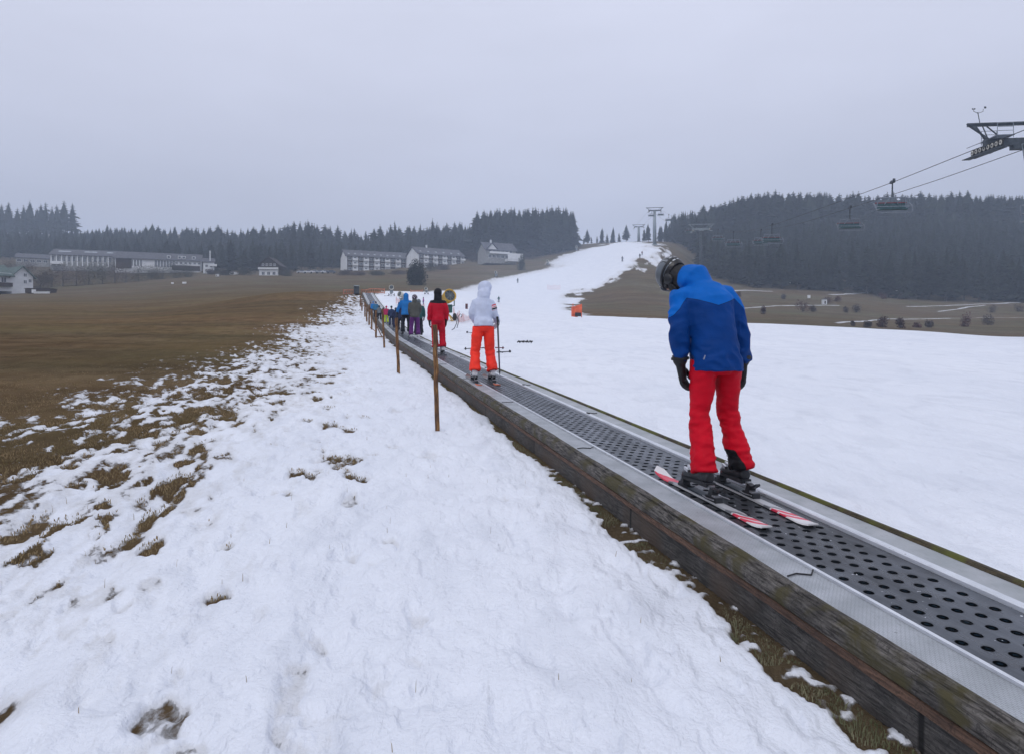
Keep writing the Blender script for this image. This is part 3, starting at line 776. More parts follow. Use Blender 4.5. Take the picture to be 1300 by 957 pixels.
def person(label, loc, heading, size, cols, pose=None, head='helmet', detail=0, group=None, boots='black', gloves='black', poses_extra=None):
    """cols: dict jacket/trousers materials ; size = overall scale (1 = 1.72 m)"""
    P = dict(ankL=(-.14,0,.16), ankR=(.14,0,.16), kneeL=(-.125,.05,.51), kneeR=(.125,.05,.51), hipL=(-.09,0,.87), hipR=(.09,0,.87),
             pelvis=(0,-.02,.93), waist=(0,-.005,1.08), chest=(0,.015,1.28), shz=(0,.01,1.40), neck=(0,.02,1.48),
             head=(0,.04,1.61), hp=0, hy=0, hr=0,
             shL=(-.185,.01,1.385), shR=(.185,.01,1.385), elL=(-.255,-.02,1.14), elR=(.255,-.02,1.14), wrL=(-.265,.07,.92), wrR=(.265,.07,.92),
             hem=.84, handL=None, handR=None, cuff=.0, glove_rotL=0, glove_rotR=0, bulk=1.0, arm=1.0)
    if pose: P.update(pose)
    V = lambda k: Vector(P[k]); bk = P['bulk']
    vox = (.009, .013, .022)[detail]
    # body
    mb = MB()
    mb.tube([V('pelvis')+Vector((0,0,-.06)), V('pelvis'), V('waist'), V('chest'), V('shz'), V('neck'), V('neck')*.4+V('head')*.6], [(.11,.09),(.13,.10),(.12,.09),(.135,.095),(.09,.07),(.050,.050),(.05,.052)], 16, ref=(1,0,0))
    for s in 'LR':
        mb.tube([V('hip'+s), V('hip'+s)*.5+V('knee'+s)*.5, V('knee'+s), V('knee'+s)*.6+V('ank'+s)*.4, V('ank'+s)], [.085,.075,.055,.055,.04], 12, ref=(1,0,0))
        mb.tube([V('sh'+s), V('sh'+s)*.5+V('el'+s)*.5, V('el'+s), V('wr'+s)], [.045,.044,.038,.027], 12, ref=(0,1,0))
        mb.tube([V('shz')*.8+V('neck')*.2, V('sh'+s)], [.045,.045], 10)
        mb.tube([V('ank'+s), V('ank'+s)+Vector((0,.10,-.04))], [.04,.03], 8)
    hm = Matrix.Rotation(P['hy'], 3, 'Z') @ Matrix.Rotation(P['hr'], 3, 'Y') @ Matrix.Rotation(-P['hp'], 3, 'X')
    hc = V('head'); H = lambda x, y, z: hc + hm @ Vector((x, y, z))
    mb.ell(H(0,-.01,.02), (.076,.096,.100), hm); mb.ell(H(0,.035,-.045), (.056,.060,.065), hm)
    mb.tube([H(0,.085,.015), H(0,.105,-.018), H(0,.085,-.028)], [.009,.014,.009], 8)
    mb.ell(H(0,.075,-.095), (.026,.022,.018), hm)
    for sx in (-1,1): mb.ell(H(sx*.078,-.005,-.005), (.010,.020,.030), hm); mb.ell(H(sx*.035,.075,-.02), (.025,.02,.02), hm)
    mb.ell(H(0,.090,-.062), (.026,.010,.008), hm)
    me = remesh(mb, max(vox*.8, .008), 2, None, 'person'); me.materials.append(M['skin'])
    root = link('person', me, None, loc); root.rotation_euler = (0, 0, heading); root.scale = (size,)*3
    tag(root, label, 'person', group)
    if detail < 2:
        for sx in (-1,1):
            e = MB(); e.ell(H(sx*.032,.083,.012), (.012,.008,.008), hm, 8, 6); e.build('eye', M['blackpl'], root, True)
    sd = hash_s(label)
    # trousers
    mb = MB()
    mb.tube([V('pelvis')+Vector((0,0,.10)), V('pelvis')+Vector((0,0,.03)), V('pelvis')+Vector((0,-.012,-.05)), V('pelvis')+Vector((0,-.01,-.12))], [(.105*bk,.080),(.130*bk,.098),(.162*bk,.128),(.115,.095)], 20, ref=(1,0,0))
    for s in 'LR':
        h_, k_, a_ = V('hip'+s), V('knee'+s), V('ank'+s)
        mb.tube([h_+Vector((0,-.01,.02)), h_*.75+k_*.25, h_*.35+k_*.65, k_+Vector((0,.004,.02)), k_*.8+a_*.2, k_*.4+a_*.6+Vector((0,-.01,0)), a_*.85+k_*.15+Vector((0,-.022,0)), a_+Vector((0,-.028,P['cuff']))],
                [(.096,.112),(.096,.106),(.088,.094),(.080,.084),(.079,.086),(.084,.096),(.092,.108),(.096,.112)], 18, ref=(1,0,0)) if 'legw' not in P else mb.tube([h_+Vector((0,-.01,.02)), h_*.75+k_*.25, h_*.35+k_*.65, k_+Vector((0,.004,.02)), k_*.8+a_*.2, k_*.4+a_*.6+Vector((0,-.012,0)), a_*.85+k_*.15+Vector((0,-.022,0)), a_+Vector((0,-.028,P['cuff']))],
                [(.094,.110),(.088,.102),(.076,.086),(.068,.076),(.069,.078),(.074,.088),(.078,.096),(.080,.100)], 18, ref=(1,0,0))
    def dtr(c):
        z = c[2]; k = 1.0 if z < .8 else .5
        w = mnoise.noise(Vector((c[0]*5+sd, c[1]*5, z*15)))
        w2 = abs(mnoise.noise(Vector((c[0]*7+sd, c[1]*7, z*24+4))))
        bunch = math.exp(-((z-.50)/.10)**2) + math.exp(-((z-.24)/.10)**2)*1.0 + .45 + .5*math.exp(-((z-.80)/.06)**2)
        f3 = abs(mnoise.noise(Vector((c[0]*13+sd, c[1]*13+z*6, z*20)))) * .011 if detail == 0 else 0
        return (.011*w - .012*w2 + .006 - f3) * bunch * k
    me = remesh(mb, vox, 4, dtr, 'trousers'); me.materials.append(cols['trousers'])
    setmask(me, cols.get('trousers_mask', lambda c: .5))
    link('trousers', me, root)
    # jacket
    mb = MB(); hem = P['hem']; pl, wa, ch, sh, ne = V('pelvis'), V('waist'), V('chest'), V('shz'), V('neck')
    hz = Vector((pl.x, pl.y - .012, hem))
    mb.tube([hz, hz+Vector((0,0,.05)), wa, wa*.45+ch*.55, ch+Vector((0,0,.03)), sh, sh*.45+ne*.55, ne+Vector((0,0,.01))],
            [(.196*bk,.166*bk),(.191*bk,.161*bk),(.176*bk,.145*bk),(.190*bk,.148*bk),(.200*bk,.148*bk),(.160*bk,.112*bk),(.088,.080),(.072,.070)], 24, ref=(1,0,0))
    for s in 'LR':
        a, e, w = V('sh'+s), V('el'+s), V('wr'+s); c0 = sh*.55 + a*.45
        mb.tube([c0+Vector((0,0,-.02)), a+Vector((0,0,-.012)), a*.65+e*.35, e*.85+a*.15, e*.8+w*.2, e*.35+w*.65, w], [(q_[0]*P['arm'], q_[1]*P['arm']) for q_ in [(.085,.085),(.086,.085),(.078,.078),(.070,.070),(.067,.068),(.062,.064),(.056,.058)]], 18, ref=(0,1,0))
    if head == 'collar' or head == 'helmet':
        cdir = (V('head') - ne)
        kc = P.get('collar', 1.0)
        mb.tube([ne+Vector((0,-.010,-.07)), ne+Vector((0,-.018,-.025)), ne+cdir*.16+Vector((0,-.022,.008)), ne+cdir*(.34*kc)+Vector((0,-.012,.012*kc)), ne+cdir*(.44*kc)+Vector((0,-.006,.010*kc))], [(.070*kc,.066*kc),(.090*kc,.082*kc),(.110*kc,.100*kc),(.100*kc,.088*kc),(.086*kc,.074*kc)], 22, ref=(1,0,0))
    if head == 'hood':
        mb.ell(H(0,-.015,.025), (.108,.125,.128), hm, 20, 14)
        mb.tube([ne+Vector((0,-.015,-.06)), ne+Vector((0,-.02,-.02)), ne+Vector((0,-.01,.03)), V('head')+Vector((0,-.03,-.04))], [(.085,.08),(.108,.098),(.108,.100),(.104,.10)], 18, ref=(1,0,0))
    def dj(c):
        z = c[2]; x = c[0]
        w = mnoise.noise(Vector((x*5+sd, c[1]*5, z*6))); w2 = abs(mnoise.noise(Vector((x*6+sd+8 + z*3, c[1]*6, z*9 - x*4))))
        arm = 1.5 if abs(x - P['chest'][0]*.6) > .205 else .8
        b = 1.0 + .9*math.exp(-((z-hem-.08)/.07)**2)
        f3 = abs(mnoise.noise(Vector((x*10+sd+z*6, c[1]*10, z*11)))) * (.016 if abs(x+.03) > .19 or z < 1.0 else .009) if detail == 0 else 0
        seam = -.006*math.exp(-((z-hem-.022)/.004)**2) if detail == 0 and abs(x+.012) < .2 and c[1] < .3 else 0
        return (.009*w - .010*w2 + .005 - f3) * arm * b + seam
    me = remesh(mb, vox, 3 if detail == 0 else 4, dj, 'jacket')
    if head == 'hood' and detail < 2:
        # cut the face opening out of the hood
        import bmesh
        bm = bmesh.new(); bm.from_mesh(me); inv = hm.inverted(); kill = []
        for v in bm.verts:
            q = inv @ (v.co - hc)
            if q.y > .055 and abs(q.x) < .062 and -.085 < q.z < .085: kill.append(v)
        bmesh.ops.delete(bm, geom=kill, context='VERTS'); bm.to_mesh(me); bm.free()
        me.polygons.foreach_set('use_smooth', [True]*len(me.polygons))
    me.materials.append(cols['jacket'])
    setmask(me, cols.get('jacket_mask', lambda c: .5))
    link('jacket', me, root)
    # hands
    gm = {'black': M['glove_black'], 'white': M['glove_white']}.get(gloves, M['glove_black'])
    gme = mat_copy(GLOVE if detail < 2 else GLOVE_LO, gm, gloves)
    for s, sx in (('L', -1), ('R', 1)):
        e, w = V('el'+s), V('wr'+s)
        hd = Vector(P['hand'+s]) if P['hand'+s] else (w - e).normalized()*.6 + Vector((0,0,-.4))
        zaxis = -hd.normalized(); yaxis = Vector((0,1,0)); yaxis = (yaxis - zaxis*yaxis.dot(zaxis)).normalized(); xaxis = yaxis.cross(zaxis)
        m3 = Matrix((xaxis, yaxis, zaxis)).transposed().to_4x4()
        m3 = m3 @ Matrix.Rotation(P['glove_rot'+s], 4, 'Z') @ Matrix.Diagonal((sx, 1, 1, 1)).to_4x4()
        link('glove', gme, root, mtx=Matrix.Translation(w + hd.normalized()*.035) @ m3)
    # boots
    bm_ = {'black': M['boot_black'], 'white': M['boot_white']}[boots]
    for s in 'LR':
        a = V('ank'+s); mtx = Matrix.Translation((a.x, a.y+.02, a.z-.115)) @ Matrix.Rotation(R(P.get('toe'+s, 0)), 4, 'Z')
        b = link('ski_boot', mat_copy(BOOT, bm_, boots), root, mtx=mtx)
        if detail < 2:
            link('sole', SOLE, b)
            for bz, by in ((.085,.105),(.105,.060),(.165,.030),(.215,.038)): link('buckle', BUCK, b, (0, by, bz))
    # head wear
    if head in ('helmet', 'collar'):
        if 'collar' in P:
            bb = MB(); bb.tube([(0,-.03,-.20),(0,-.03,-.12),(0,-.015,-.05),(0,-.01,.02)], [(.070,.070),(.072,.074),(.084,.098),(.084,.102)], 18, ref=(1,0,0)); bb.tube([(0,.07,-.11),(0,.055,-.05),(0,.04,-.03)], [(.04,.03),(.062,.05),(.06,.05)], 14, ref=(1,0,0))
            bm2 = remesh(bb, .009, 3, None, 'balaclava'); bm2.materials.append(M['glove_black']); link('balaclava', bm2, root, mtx=Matrix.Translation(hc) @ hm.to_4x4())
        mb = MB(); mb.ell((0,-.012,.030), (.110,.138,.122), None, 96 if detail == 0 else 28, 64 if detail == 0 else 18)
        me = mb.mesh('helmet', cols.get('helmet', M['helmet_grey']), True)
        me2 = me
        for v in me2.vertices:
            c = v.co
            if c.z < -.035: c.z = -.035 - (c.z+.035)*.15
            if c.y > .10 and c.z < .03: c.y = .10
        rr = 1 + 0
        setmask(me, cols.get('helmet_mask', lambda c: .5))
        hl = link('helmet', me, root, mtx=Matrix.Translation(hc) @ hm.to_4x4() @ Matrix.Scale(.94 if detail == 0 else 1.0, 4))
        if detail < 2:
            for sx in (-1,0,1):
                for k in range(3):
                    a = .30 + .42*k + (.2 if sx == 0 else 0); e_ = a + .35
                    n_ = Vector((sx*.42, -math.cos(e_), math.sin(e_))).normalized()
                    pz = Vector((n_.x*.108, -.012 + n_.y*.134, .030 + n_.z*.118)) * 1.0
                    mb = MB(); mb.ell(pz - n_*.002, (.010,.025,.006), Vector((0,0,1)).rotation_difference(n_).to_matrix(), 10, 7); mb.build('vent', M['blackpl'], hl, True)
            mb = MB(); pts = []
            for k in range(25):
                a = math.pi*2*k/24; pts.append((.1115*math.sin(a), -.012-.136*math.cos(a), .012+.012*math.cos(a)))
            mb.tube(pts, [(.013,.004)]*25, 8, ref=(0,0,1)); mb.build('goggle_strap', M['blackpl'], hl, True)
            mb = MB(); mb.ell((0,.098,.012), (.082,.030,.040), None, 18, 10); mb.build('goggles', M['glass'], hl, True)
            for sx in (-1,1):
                mb = MB(); mb.ell((sx*.088,-.005,-.035), (.024,.045,.055), None, 14, 10); mb.build('ear_pad', M['blackpl'], hl, True)
            mb = MB()
            for sx in (-1,1): mb.tube([(sx*.09,.01,-.07),(sx*.06,.04,-.12),(0,.05,-.135)], .006, 6)
            mb.build('chin_strap', M['blackpl'], hl, True)
    elif head == 'hat':
        mb = MB(); mb.ell((0,-.012,.040), (.092,.112,.105), None, 16, 12)
        me = mb.mesh('hat', cols.get('helmet', M['helmet_grey']), True); setmask(me, lambda c: .5)
        link('hat', me, root, mtx=Matrix.Translation(hc) @ hm.to_4x4())
    return root
def hash_s(s): return (sum(ord(c)*(i+1) for i, c in enumerate(s)) % 97) * 1.37

M['glove_black'] = mat('black leather glove', (.012,.012,.014), .55, 0, .3, 30, .3, 90)
M['glove_white'] = mat('pale grey glove', (.62,.68,.72), .7, 0, .1, 20, .3, 90)
M['boot_black'] = mat('dark boot shell', (.028,.029,.033), .35, 0, .3, 12)
M['boot_white'] = mat('white boot shell', (.62,.62,.64), .35, 0, .1, 12)
M['helmet_grey'] = flatcloth('matt grey helmet', (.10,.12,.135), rough=.4, bump=0, spec=.5)
BLUE, NAVY, RED = (.0,.125,.50), (.0,.040,.20), (.58,.0015,.016)

# --- the big skier
def yoke(c):
    x, y, z = c; x0 = -.015 + (z-1.1)*-.09
    dx = x - x0
    b = 1.275 + .30*abs(dx) if abs(dx) < .18 else 1.275 + .054 - (abs(dx)-.18)*1.1
    return .5 + (z - b) * 2.0
jm = ramp_mat('two blue shell fabric', [(0, NAVY), (.493, (0,.010,.06)), (.503, BLUE)], .6, .2, 260)
def patch(c):
    x, y, z = c
    if z > .46: return 0
    if x > 0: t = .128 - x; lim = .30 - max(0, x-.08)*2.2
    else: t = x + .088; lim = .22
    return .5 + min(t*4, (lim - z)*3)
tm = ramp_mat('red ski trouser fabric', [(0, RED), (.5, (.012,.012,.014))], .6, .25, 240)
def hstripe(c):
    x, y, z = c
    ang = math.atan2(z-.03, -y)
    if z < -.005: return .1
    for x0, w, fr in ((-.066, .007, 70), (-.030, .015, 42), (.012, .015, 46), (.055, .010, 60)):
        d = abs(x - x0)
        if d < w + .006: return .9 if (d < w and math.sin(ang*fr + x0*90) > -.1) else .1
    return .5
hm_ = ramp_mat('grey and white checked helmet', [(0, (.012,.012,.014)), (.3, (.13,.15,.17)), (.7, (.62,.63,.66))], .32, 0, spec=.5)
main = person('nearest skier on the conveyor, blue jacket, red trousers, grey helmet, head bowed',
    Vector((1.398, 4.57, float(belt_z((4.57-.12)/.9701)) + .010)), R(13.0), .985,
    dict(jacket=jm, jacket_mask=yoke, trousers=tm, trousers_mask=patch, helmet=hm_, helmet_mask=hstripe),
    dict(ankL=(-.155,-.03,.195), ankR=(.150,.02,.195), kneeL=(-.13,.05,.53), kneeR=(.105,.09,.53), hipL=(-.100,.05,.88), hipR=(.080,.05,.88),
         pelvis=(-.012,.045,.93), waist=(-.018,.060,1.06), chest=(-.035,.12,1.27), shz=(-.045,.165,1.38), neck=(-.055,.225,1.455),
         head=(-.160,.395,1.505), hp=R(62), hy=R(18), hr=R(-8), hem=.832, bulk=.93, collar=1.13, cuff=-.03, legw=.88, arm=.93,
         shL=(-.228,.155,1.345), shR=(.140,.165,1.365), elL=(-.268,.075,1.10), elR=(.212,.10,1.13), wrL=(-.245,.11,.900), wrR=(.238,.12,.90),
         handL=(.22,.20,-1), handR=(-.02,.12,-1), glove_rotL=R(-50), glove_rotR=R(20), toeL=3, toeR=-4), head='collar', detail=0)
mb = MB(); mb.box((-.150,-.052,.925), (.010,.006,.030), Matrix.Rotation(R(25), 3, 'Y')); mb.build('zip_pull', M['silver'], main)
mb = MB(); pts = [(-.245+.057*math.cos(a), .112+.062*math.sin(a), .915+.004*math.cos(a)) for a in np.linspace(0, 6.283, 25)]; mb.tube(pts, [(.010,.004)]*25, 6, ref=(0,0,1)); mb.build('cuff_strap', M['glove_black'], main, True)
mb = MB(); pts = [(.238+.057*math.cos(a), .122+.062*math.sin(a), .915+.004*math.cos(a)) for a in np.linspace(0, 6.283, 25)]; mb.tube(pts, [(.010,.004)]*25, 6, ref=(0,0,1)); mb.build('cuff_strap', M['glove_black'], main, True)
# --- skis
def ski_mat(name, stops):
    m, nt, b = new_mat(name); L = nt.links.new; nn = nt.nodes.new
    tc = nn('ShaderNodeTexCoord'); sx = nn('ShaderNodeSeparateXYZ'); L(tc.outputs['Object'], sx.inputs[0])
    n = nn('ShaderNodeTexNoise'); n.inputs['Scale'].default_value = 9; n.inputs['Detail'].default_value = 3; L(tc.outputs['Object'], n.inputs['Vector'])
    a = nn('ShaderNodeMath'); a.operation = 'MULTIPLY_ADD'; L(sx.outputs[1], a.inputs[0]); a.inputs[1].default_value = .6; a.inputs[2].default_value = .5
    s = nn('ShaderNodeMath'); s.operation = 'MULTIPLY_ADD'; L(n.outputs[0], s.inputs[0]); s.inputs[1].default_value = .07; L(a.outputs[0], s.inputs[2])
    t = nn('ShaderNodeMath'); t.operation = 'MULTIPLY_ADD'; L(sx.outputs[0], t.inputs[0]); t.inputs[1].default_value = 1.1; L(s.outputs[0], t.inputs[2])
    cr = nn('ShaderNodeValToRGB'); cr.color_ramp.interpolation = 'CONSTANT'; el = cr.color_ramp.elements
    el[0].position = stops[0][0]; el[0].color = (*stops[0][1], 1); el[1].position = stops[1][0]; el[1].color = (*stops[1][1], 1)
    for p, c in stops[2:]: e = el.new(p); e.color = (*c, 1)
    L(t.outputs[0], cr.inputs[0]); L(cr.outputs[0], b.inputs['Base Color']); b.inputs['Roughness'].default_value = .28; return m
W_, R_, G_ = (.72,.70,.70), (.68,.03,.07), (.16,.16,.17)
M['ski_red'] = ski_mat('white and red ski top', [(0, W_), (.13, W_), (.155, R_), (.19, W_), (.205, R_), (.245, W_), (.26, G_), (.30,(.42,.42,.43)), (.68, G_), (.72, R_), (.83, W_), (.95, W_)])
M['ski_orange'] = ski_mat('orange ski top', [(0, (.72,.16,.05)), (.32, (.06,.06,.07)), (.5, (.1,.1,.1)), (.9, (.12,.05,.04))])
M['ski_dark'] = ski_mat('dark ski top', [(0, (.04,.04,.05)), (.3, (.25,.25,.28)), (.45, (.04,.04,.05)), (.8, (.3,.3,.32))])
def ski(label, loc, rz, back, front, m, group='skis under the riders', binding=True, pitch=0.0, width=1.0):
    mb = MB(); n = 34; L = back + front; vs = []; fs = []
    for i in range(n+1):
        t = i/n; y = -back + L*t
        w = (.050 - .020*math.sin(math.pi*t)**.8 + .006*(t > .8)*(t-.8)*5) * width
        if t < .05: w *= .72 + .28*(t/.05)
        if t > .93: w *= math.sqrt(max(0, 1 - ((t-.93)/.07)**2))*.98 + .02
        zz = 0.0
        if t > .84: zz = .055*((t-.84)/.16)**2
        if t < .06: zz = .010*((.06-t)/.06)**2
        th = .012 if .2 < t < .8 else .008
        vs += [(-w, y, zz), (w, y, zz), (w*.90, y, zz+th), (-w*.90, y, zz+th)]
    for i in range(n):
        for k in range(4): a = i*4+k; b = i*4+(k+1) % 4; fs.append((a, a+4, b+4, b))
    fs += [(0,1,2,3), tuple(n*4+k for k in (3,2,1,0))]
    mb.add(vs, fs); o = mb.build('ski', m, None, False, loc); o.rotation_euler = (pitch, 0, rz)
    tag(o, label, 'ski', group)
    if binding:
        mb = MB(); mb.box((0,.215,.030), (.058,.085,.030), None, .8); mb.box((0,.200,.055), (.066,.045,.028), Matrix.Rotation(R(-12), 3, 'X'), .8); mb.box((0,.165,.024), (.06,.07,.016)); mb.build('toe_binding', M['blackpl'], o)
        mb = MB(); mb.box((0,-.155,.028), (.056,.13,.030), None, .9); mb.box((0,-.150,.065), (.050,.050,.050), Matrix.Rotation(R(12), 3, 'X'), .8); mb.box((0,-.195,.085), (.034,.075,.014), Matrix.Rotation(R(-32), 3, 'X')); mb.build('heel_binding', M['blackpl'], o)
        mb = MB()
        for sx in (-1,1): mb.tube([(sx*.048,-.10,.035),(sx*.055,-.16,.035),(sx*.056,-.24,.042)], .004, 6)
        mb.box((0,-.125,.088), (.040,.014,.03)); mb.box((0,-.185,.050), (.052,.03,.012)); mb.build('brake_arm', M['silver'], o)
        mb = MB(); mb.box((0,.02,.020), (.052,.32,.012)); mb.build('riser_plate', M['steel_dark'], o)
    return o
sl = math.atan(.0536*.97)
ph = Matrix.Rotation(R(13), 4, 'Z')
for s, (ax, ay), tw in (('left', (-.155,-.03), 2.5), ('right', (.150,.02), 1.5)):
    q = ph @ Vector((ax*.985, ay*.985+.02, 0)); x = main.location.x + q.x; y = main.location.y + q.y
    sb = (np.array([x, y]) - O) @ U
    ski(f'white and red ski under the {s} boot of the nearest skier in blue jacket', (x, y, float(belt_z(sb))+.006), R(13+tw), .70 if s == 'left' else .76, .62, M['ski_red'], pitch=sl)
# crumbs of snow pressed on the tails
# --- orange trousered skier
oj = ramp_mat('pale lavender soft shell', [(0, (.60,.65,.80)), (.30, (.66,.06,.09)), (.42, (.74,.74,.78)), (.50, (.66,.06,.09)), (.56,(.74,.74,.78)), (.62, (.01,.01,.013)), (.76, (.60,.65,.80))], .75, .2, 200)
def armband(c):
    x, y, z = c
    if x < .135: return 0
    t = 1.335 - z + .3*(x-.2)
    return max(0, min(1, .28 + t*5.2)) if -.02 < t < .11 else 0
ot = flatcloth('neon orange red trousers', (1.0,.050,.028), rough=.55)
def stand(px_x, Y, dz=.0, l=None):
    if l is None:
        # lateral position on the belt from the pixel column
        x = (px_x - CX)/F*Y; d = np.array([x, Y]) - O; s = float(d @ U); return Vector((x, Y, float(belt_z(s)) + dz)), s
    s = (Y - N[1]*l)/U[1]; p = belt_pt(s, l, dz); return p, s
p, s = stand(613.5, 11.2, .01)
osk = person('second skier on the conveyor, pale lavender hooded jacket, neon orange trousers, holding poles', p, R(12), .955,
    dict(jacket=oj, jacket_mask=armband, trousers=ot),
    dict(hy=R(-78), hp=R(24), head=(.045,.095,1.585), neck=(.01,.035,1.47), shL=(-.140,.02,1.355), shR=(.140,.02,1.355), elL=(-.190,.03,1.14), wrL=(-.08,.23,1.02), elR=(.205,-.01,1.14), wrR=(.262,.12,1.04), arm=.84,
         ankL=(-.15,0,.19), ankR=(.16,.02,.19), kneeL=(-.13,.05,.51), bulk=.86, handR=(.1,.9,-.5), handL=(.3,.8,-.5), hem=.955, pelvis=(0,-.02,.98), hipL=(-.09,0,.92), hipR=(.09,0,.92)), head='hood', detail=1, boots='white', gloves='white')
ORG = osk.matrix_basis.copy()
for s_, a in (('left', (-.15,0)), ('right', (.16,.02))):
    q = Matrix.Rotation(R(12), 4, 'Z') @ Vector((a[0]*.955, a[1]*.955+.02, 0))
    ski(f'orange ski under the {s_} boot of the person in neon orange trousers', (p.x+q.x, p.y+q.y, p.z-.004), R(12.5), .55, .75, M['ski_orange'], pitch=sl)
def pole(label, top, tip, m, group=None):
    top = Vector(top); tip = Vector(tip); e = link('ski_pole', None, None, tip) if False else None
    d = top - tip; L = d.length; q = d.normalized()
    mb = MB(); mb.tube([(0,0,0), (0,0,.05), (0,0,L*.92)], [.004,.012,.015], 8)
    o = mb.build('ski_pole', m, None, True, tip); o.rotation_mode = 'QUATERNION'; o.rotation_quaternion = Vector((0,0,1)).rotation_difference(q)
    tag(o, label, 'ski pole', group)
    mb = MB(); mb.tube([(0,0,L*.86),(0,0,L*.97),(0,0,L),(0,0,L+.012)], [.014,.016,.020,.012], 10); mb.build('grip', M['blackpl'], o, True)
    mb = MB(); mb.tube([(0,0,.055),(0,0,.065)], [.045,.012], 12); mb.build('basket', M['blackpl'], o)
    mb = MB(); pts = [(.015*math.sin(k*.5)+.01, .03*math.sin(k*.42), L*.97-.018*k) for k in range(12)]; mb.tube(pts, .006, 5); mb.build('strap', M['blackpl'], o)
    return o
hr = at(631.5, 407, 11.2); tipr = at(634.5, 476, 11.1)
pole('grey ski pole held upright in the right hand of the orange trousered skier', hr + Vector((0,0,.05)), tipr, M['poleblack'], None)
hl = at(607, 440, 11.5); pole('dark ski pole of the orange trousered skier, its tip showing left of the boots', at(611, 412, 11.5), at(600.5, 480, 11.15), M['poleblack'], None)

# --- red suit
def blacktop(c):
    x, y, z = c; return .5 + (z - (1.335 + .10*abs(x)*1.0))*3
rj = ramp_mat('red shell with black yoke', [(0, (.50,.004,.022)), (.5, (.012,.012,.016))], .6)
rt = flatcloth('red trousers', (.50,.004,.022))
bh = flatcloth('black balaclava knit', (.012,.012,.018), rough=.85)
p, s = stand(556, 17.6, .01)
person('third person on the conveyor, red suit with black shoulders and black hood', p, R(14), .96, dict(jacket=rj, jacket_mask=blacktop, trousers=rt, helmet=bh),
    dict(bulk=.9, arm=.88, shL=(-.160,.01,1.375), shR=(.160,.01,1.375), elL=(-.235,-.04,1.15), elR=(.235,-.04,1.15), wrL=(-.225,.02,.90), wrR=(.225,.02,.90), ankL=(-.07,0,.18), ankR=(.13,.03,.18), kneeL=(-.08,.05,.5), hem=.86), head='hood', detail=1, boots='white')
for sd_, ax in (('left', -.07), ('right', .13)):
    q = Matrix.Rotation(R(13), 4, 'Z') @ Vector((ax*.96, .02, 0))
    ski(f'dark ski under the {sd_} boot of the person in the red suit', (p.x+q.x, p.y+q.y, p.z-.004), R(14), .5, .7, M['ski_dark'], pitch=sl)
# --- queue beyond
pm = flatcloth('purple trousers', (.115,.028,.155)); dk = flatcloth('black trousers', (.018,.020,.028)); nv = flatcloth('navy cloth', (.022,.030,.07))
ol = flatcloth('olive grey jacket', (.085,.085,.075)); bl = flatcloth('bright blue jacket', (.015,.17,.48)); tl = flatcloth('dark teal jacket', (.03,.09,.09))
pkj = flatcloth('raspberry jacket', (.42,.03,.10)); yg = flatcloth('lime yellow trousers', (.50,.62,.05)); gy = flatcloth('grey jacket', (.16,.18,.20)); sb = flatcloth('steel blue jacket', (.05,.17,.30))
mg = flatcloth('pink and purple jacket', (.30,.08,.26)); hdot = ramp_mat('dotted dark helmet', [(0,(.03,.025,.03)),(.6,(.5,.42,.5))], .4, 0)
def dots(c): return .5 + .45*math.sin(c[0]*70)*math.sin(c[1]*60+c[2]*50)
def rider(label, px, yh, yf, Y, jk, tr, head='helmet', hmt=None, on_belt=True, heading=14, **pose):
    if on_belt: p, s = stand(px, Y, .01)
    else: p = on(px, Y)
    if yf is not None:
        h = (yf - yh)/F*Y; sc = h/1.75
    cols = dict(jacket=jk, trousers=tr)
    if hmt: cols['helmet'] = hmt[0]
    if hmt and len(hmt) > 1: cols['helmet_mask'] = hmt[1]
    return person(label, p, R(heading), sc, cols, pose, head, 2, 'skiers further up the conveyor' if on_belt else None, 'white' if tr is pm else 'black')
rider('person in olive grey jacket, spotted helmet and purple trousers on the conveyor', 526.5, 374.5, 430.5, 25.2, ol, pm, 'helmet', (hdot, dots), bulk=.95, arm=.85, elL=(-.22,-.02,1.14), elR=(.22,-.02,1.14), wrL=(-.18,.12,.98), wrR=(.18,.12,.98))
rider('person in dark teal jacket half hidden behind the purple trousers', 531.5, 379, 426, 26.8, tl, dk, 'helmet')
rider('person in bright blue hooded jacket and black trousers on the conveyor', 515.5, 372.5, 426, 27.3, bl, dk, 'hood', elL=(-.30,.03,1.16), wrL=(-.36,.05,.94), bulk=1.05)
rider('child in black jacket and trousers just left of the blue hooded person', 508.5, 386, 421, 29.5, nv, dk, 'helmet', (bh,))
rider('child in navy clothes and dark hat ahead of the black clad child', 502.5, 391, 418, 31.5, nv, nv, 'helmet', (flatcloth('dark grey helmet', (.05,.06,.08)),))
rider('child with dark teal hat and navy jacket between the posts', 497, 389, 415.5, 33, flatcloth('dark blue jacket', (.03,.045,.10)), nv, 'hat', (flatcloth('dark teal hat', (.01,.04,.05)),))
rider('child in raspberry jacket and lime yellow trousers on the conveyor', 490.5, 389, 412, 35, pkj, yg, 'hat', (pkj,), bulk=1.15)
rider('small child in black beside the raspberry jacket', 486.5, 391, 409, 36.5, dk, dk, 'helmet', (bh,))
rider('person in dark grey jacket behind the two blue children', 481.5, 388, 407, 37.5, gy, dk, 'helmet', (bh,))
rider('child in blue jacket and dark hat, right of the blue pair', 477.3, 384, 405, 39.5, sb, dk, 'hat', (nv,), bulk=1.25)
rider('child in blue jacket and blue hat, left of the blue pair', 473.8, 385, 403, 41.5, bl, nv, 'hat', (bl,), bulk=1.25)
rider('farthest child on the conveyor, in grey jacket', 470.2, 385.5, 400, 43.5, gy, dk, 'helmet', (flatcloth('brown hat', (.12,.06,.05)),), bulk=1.2)
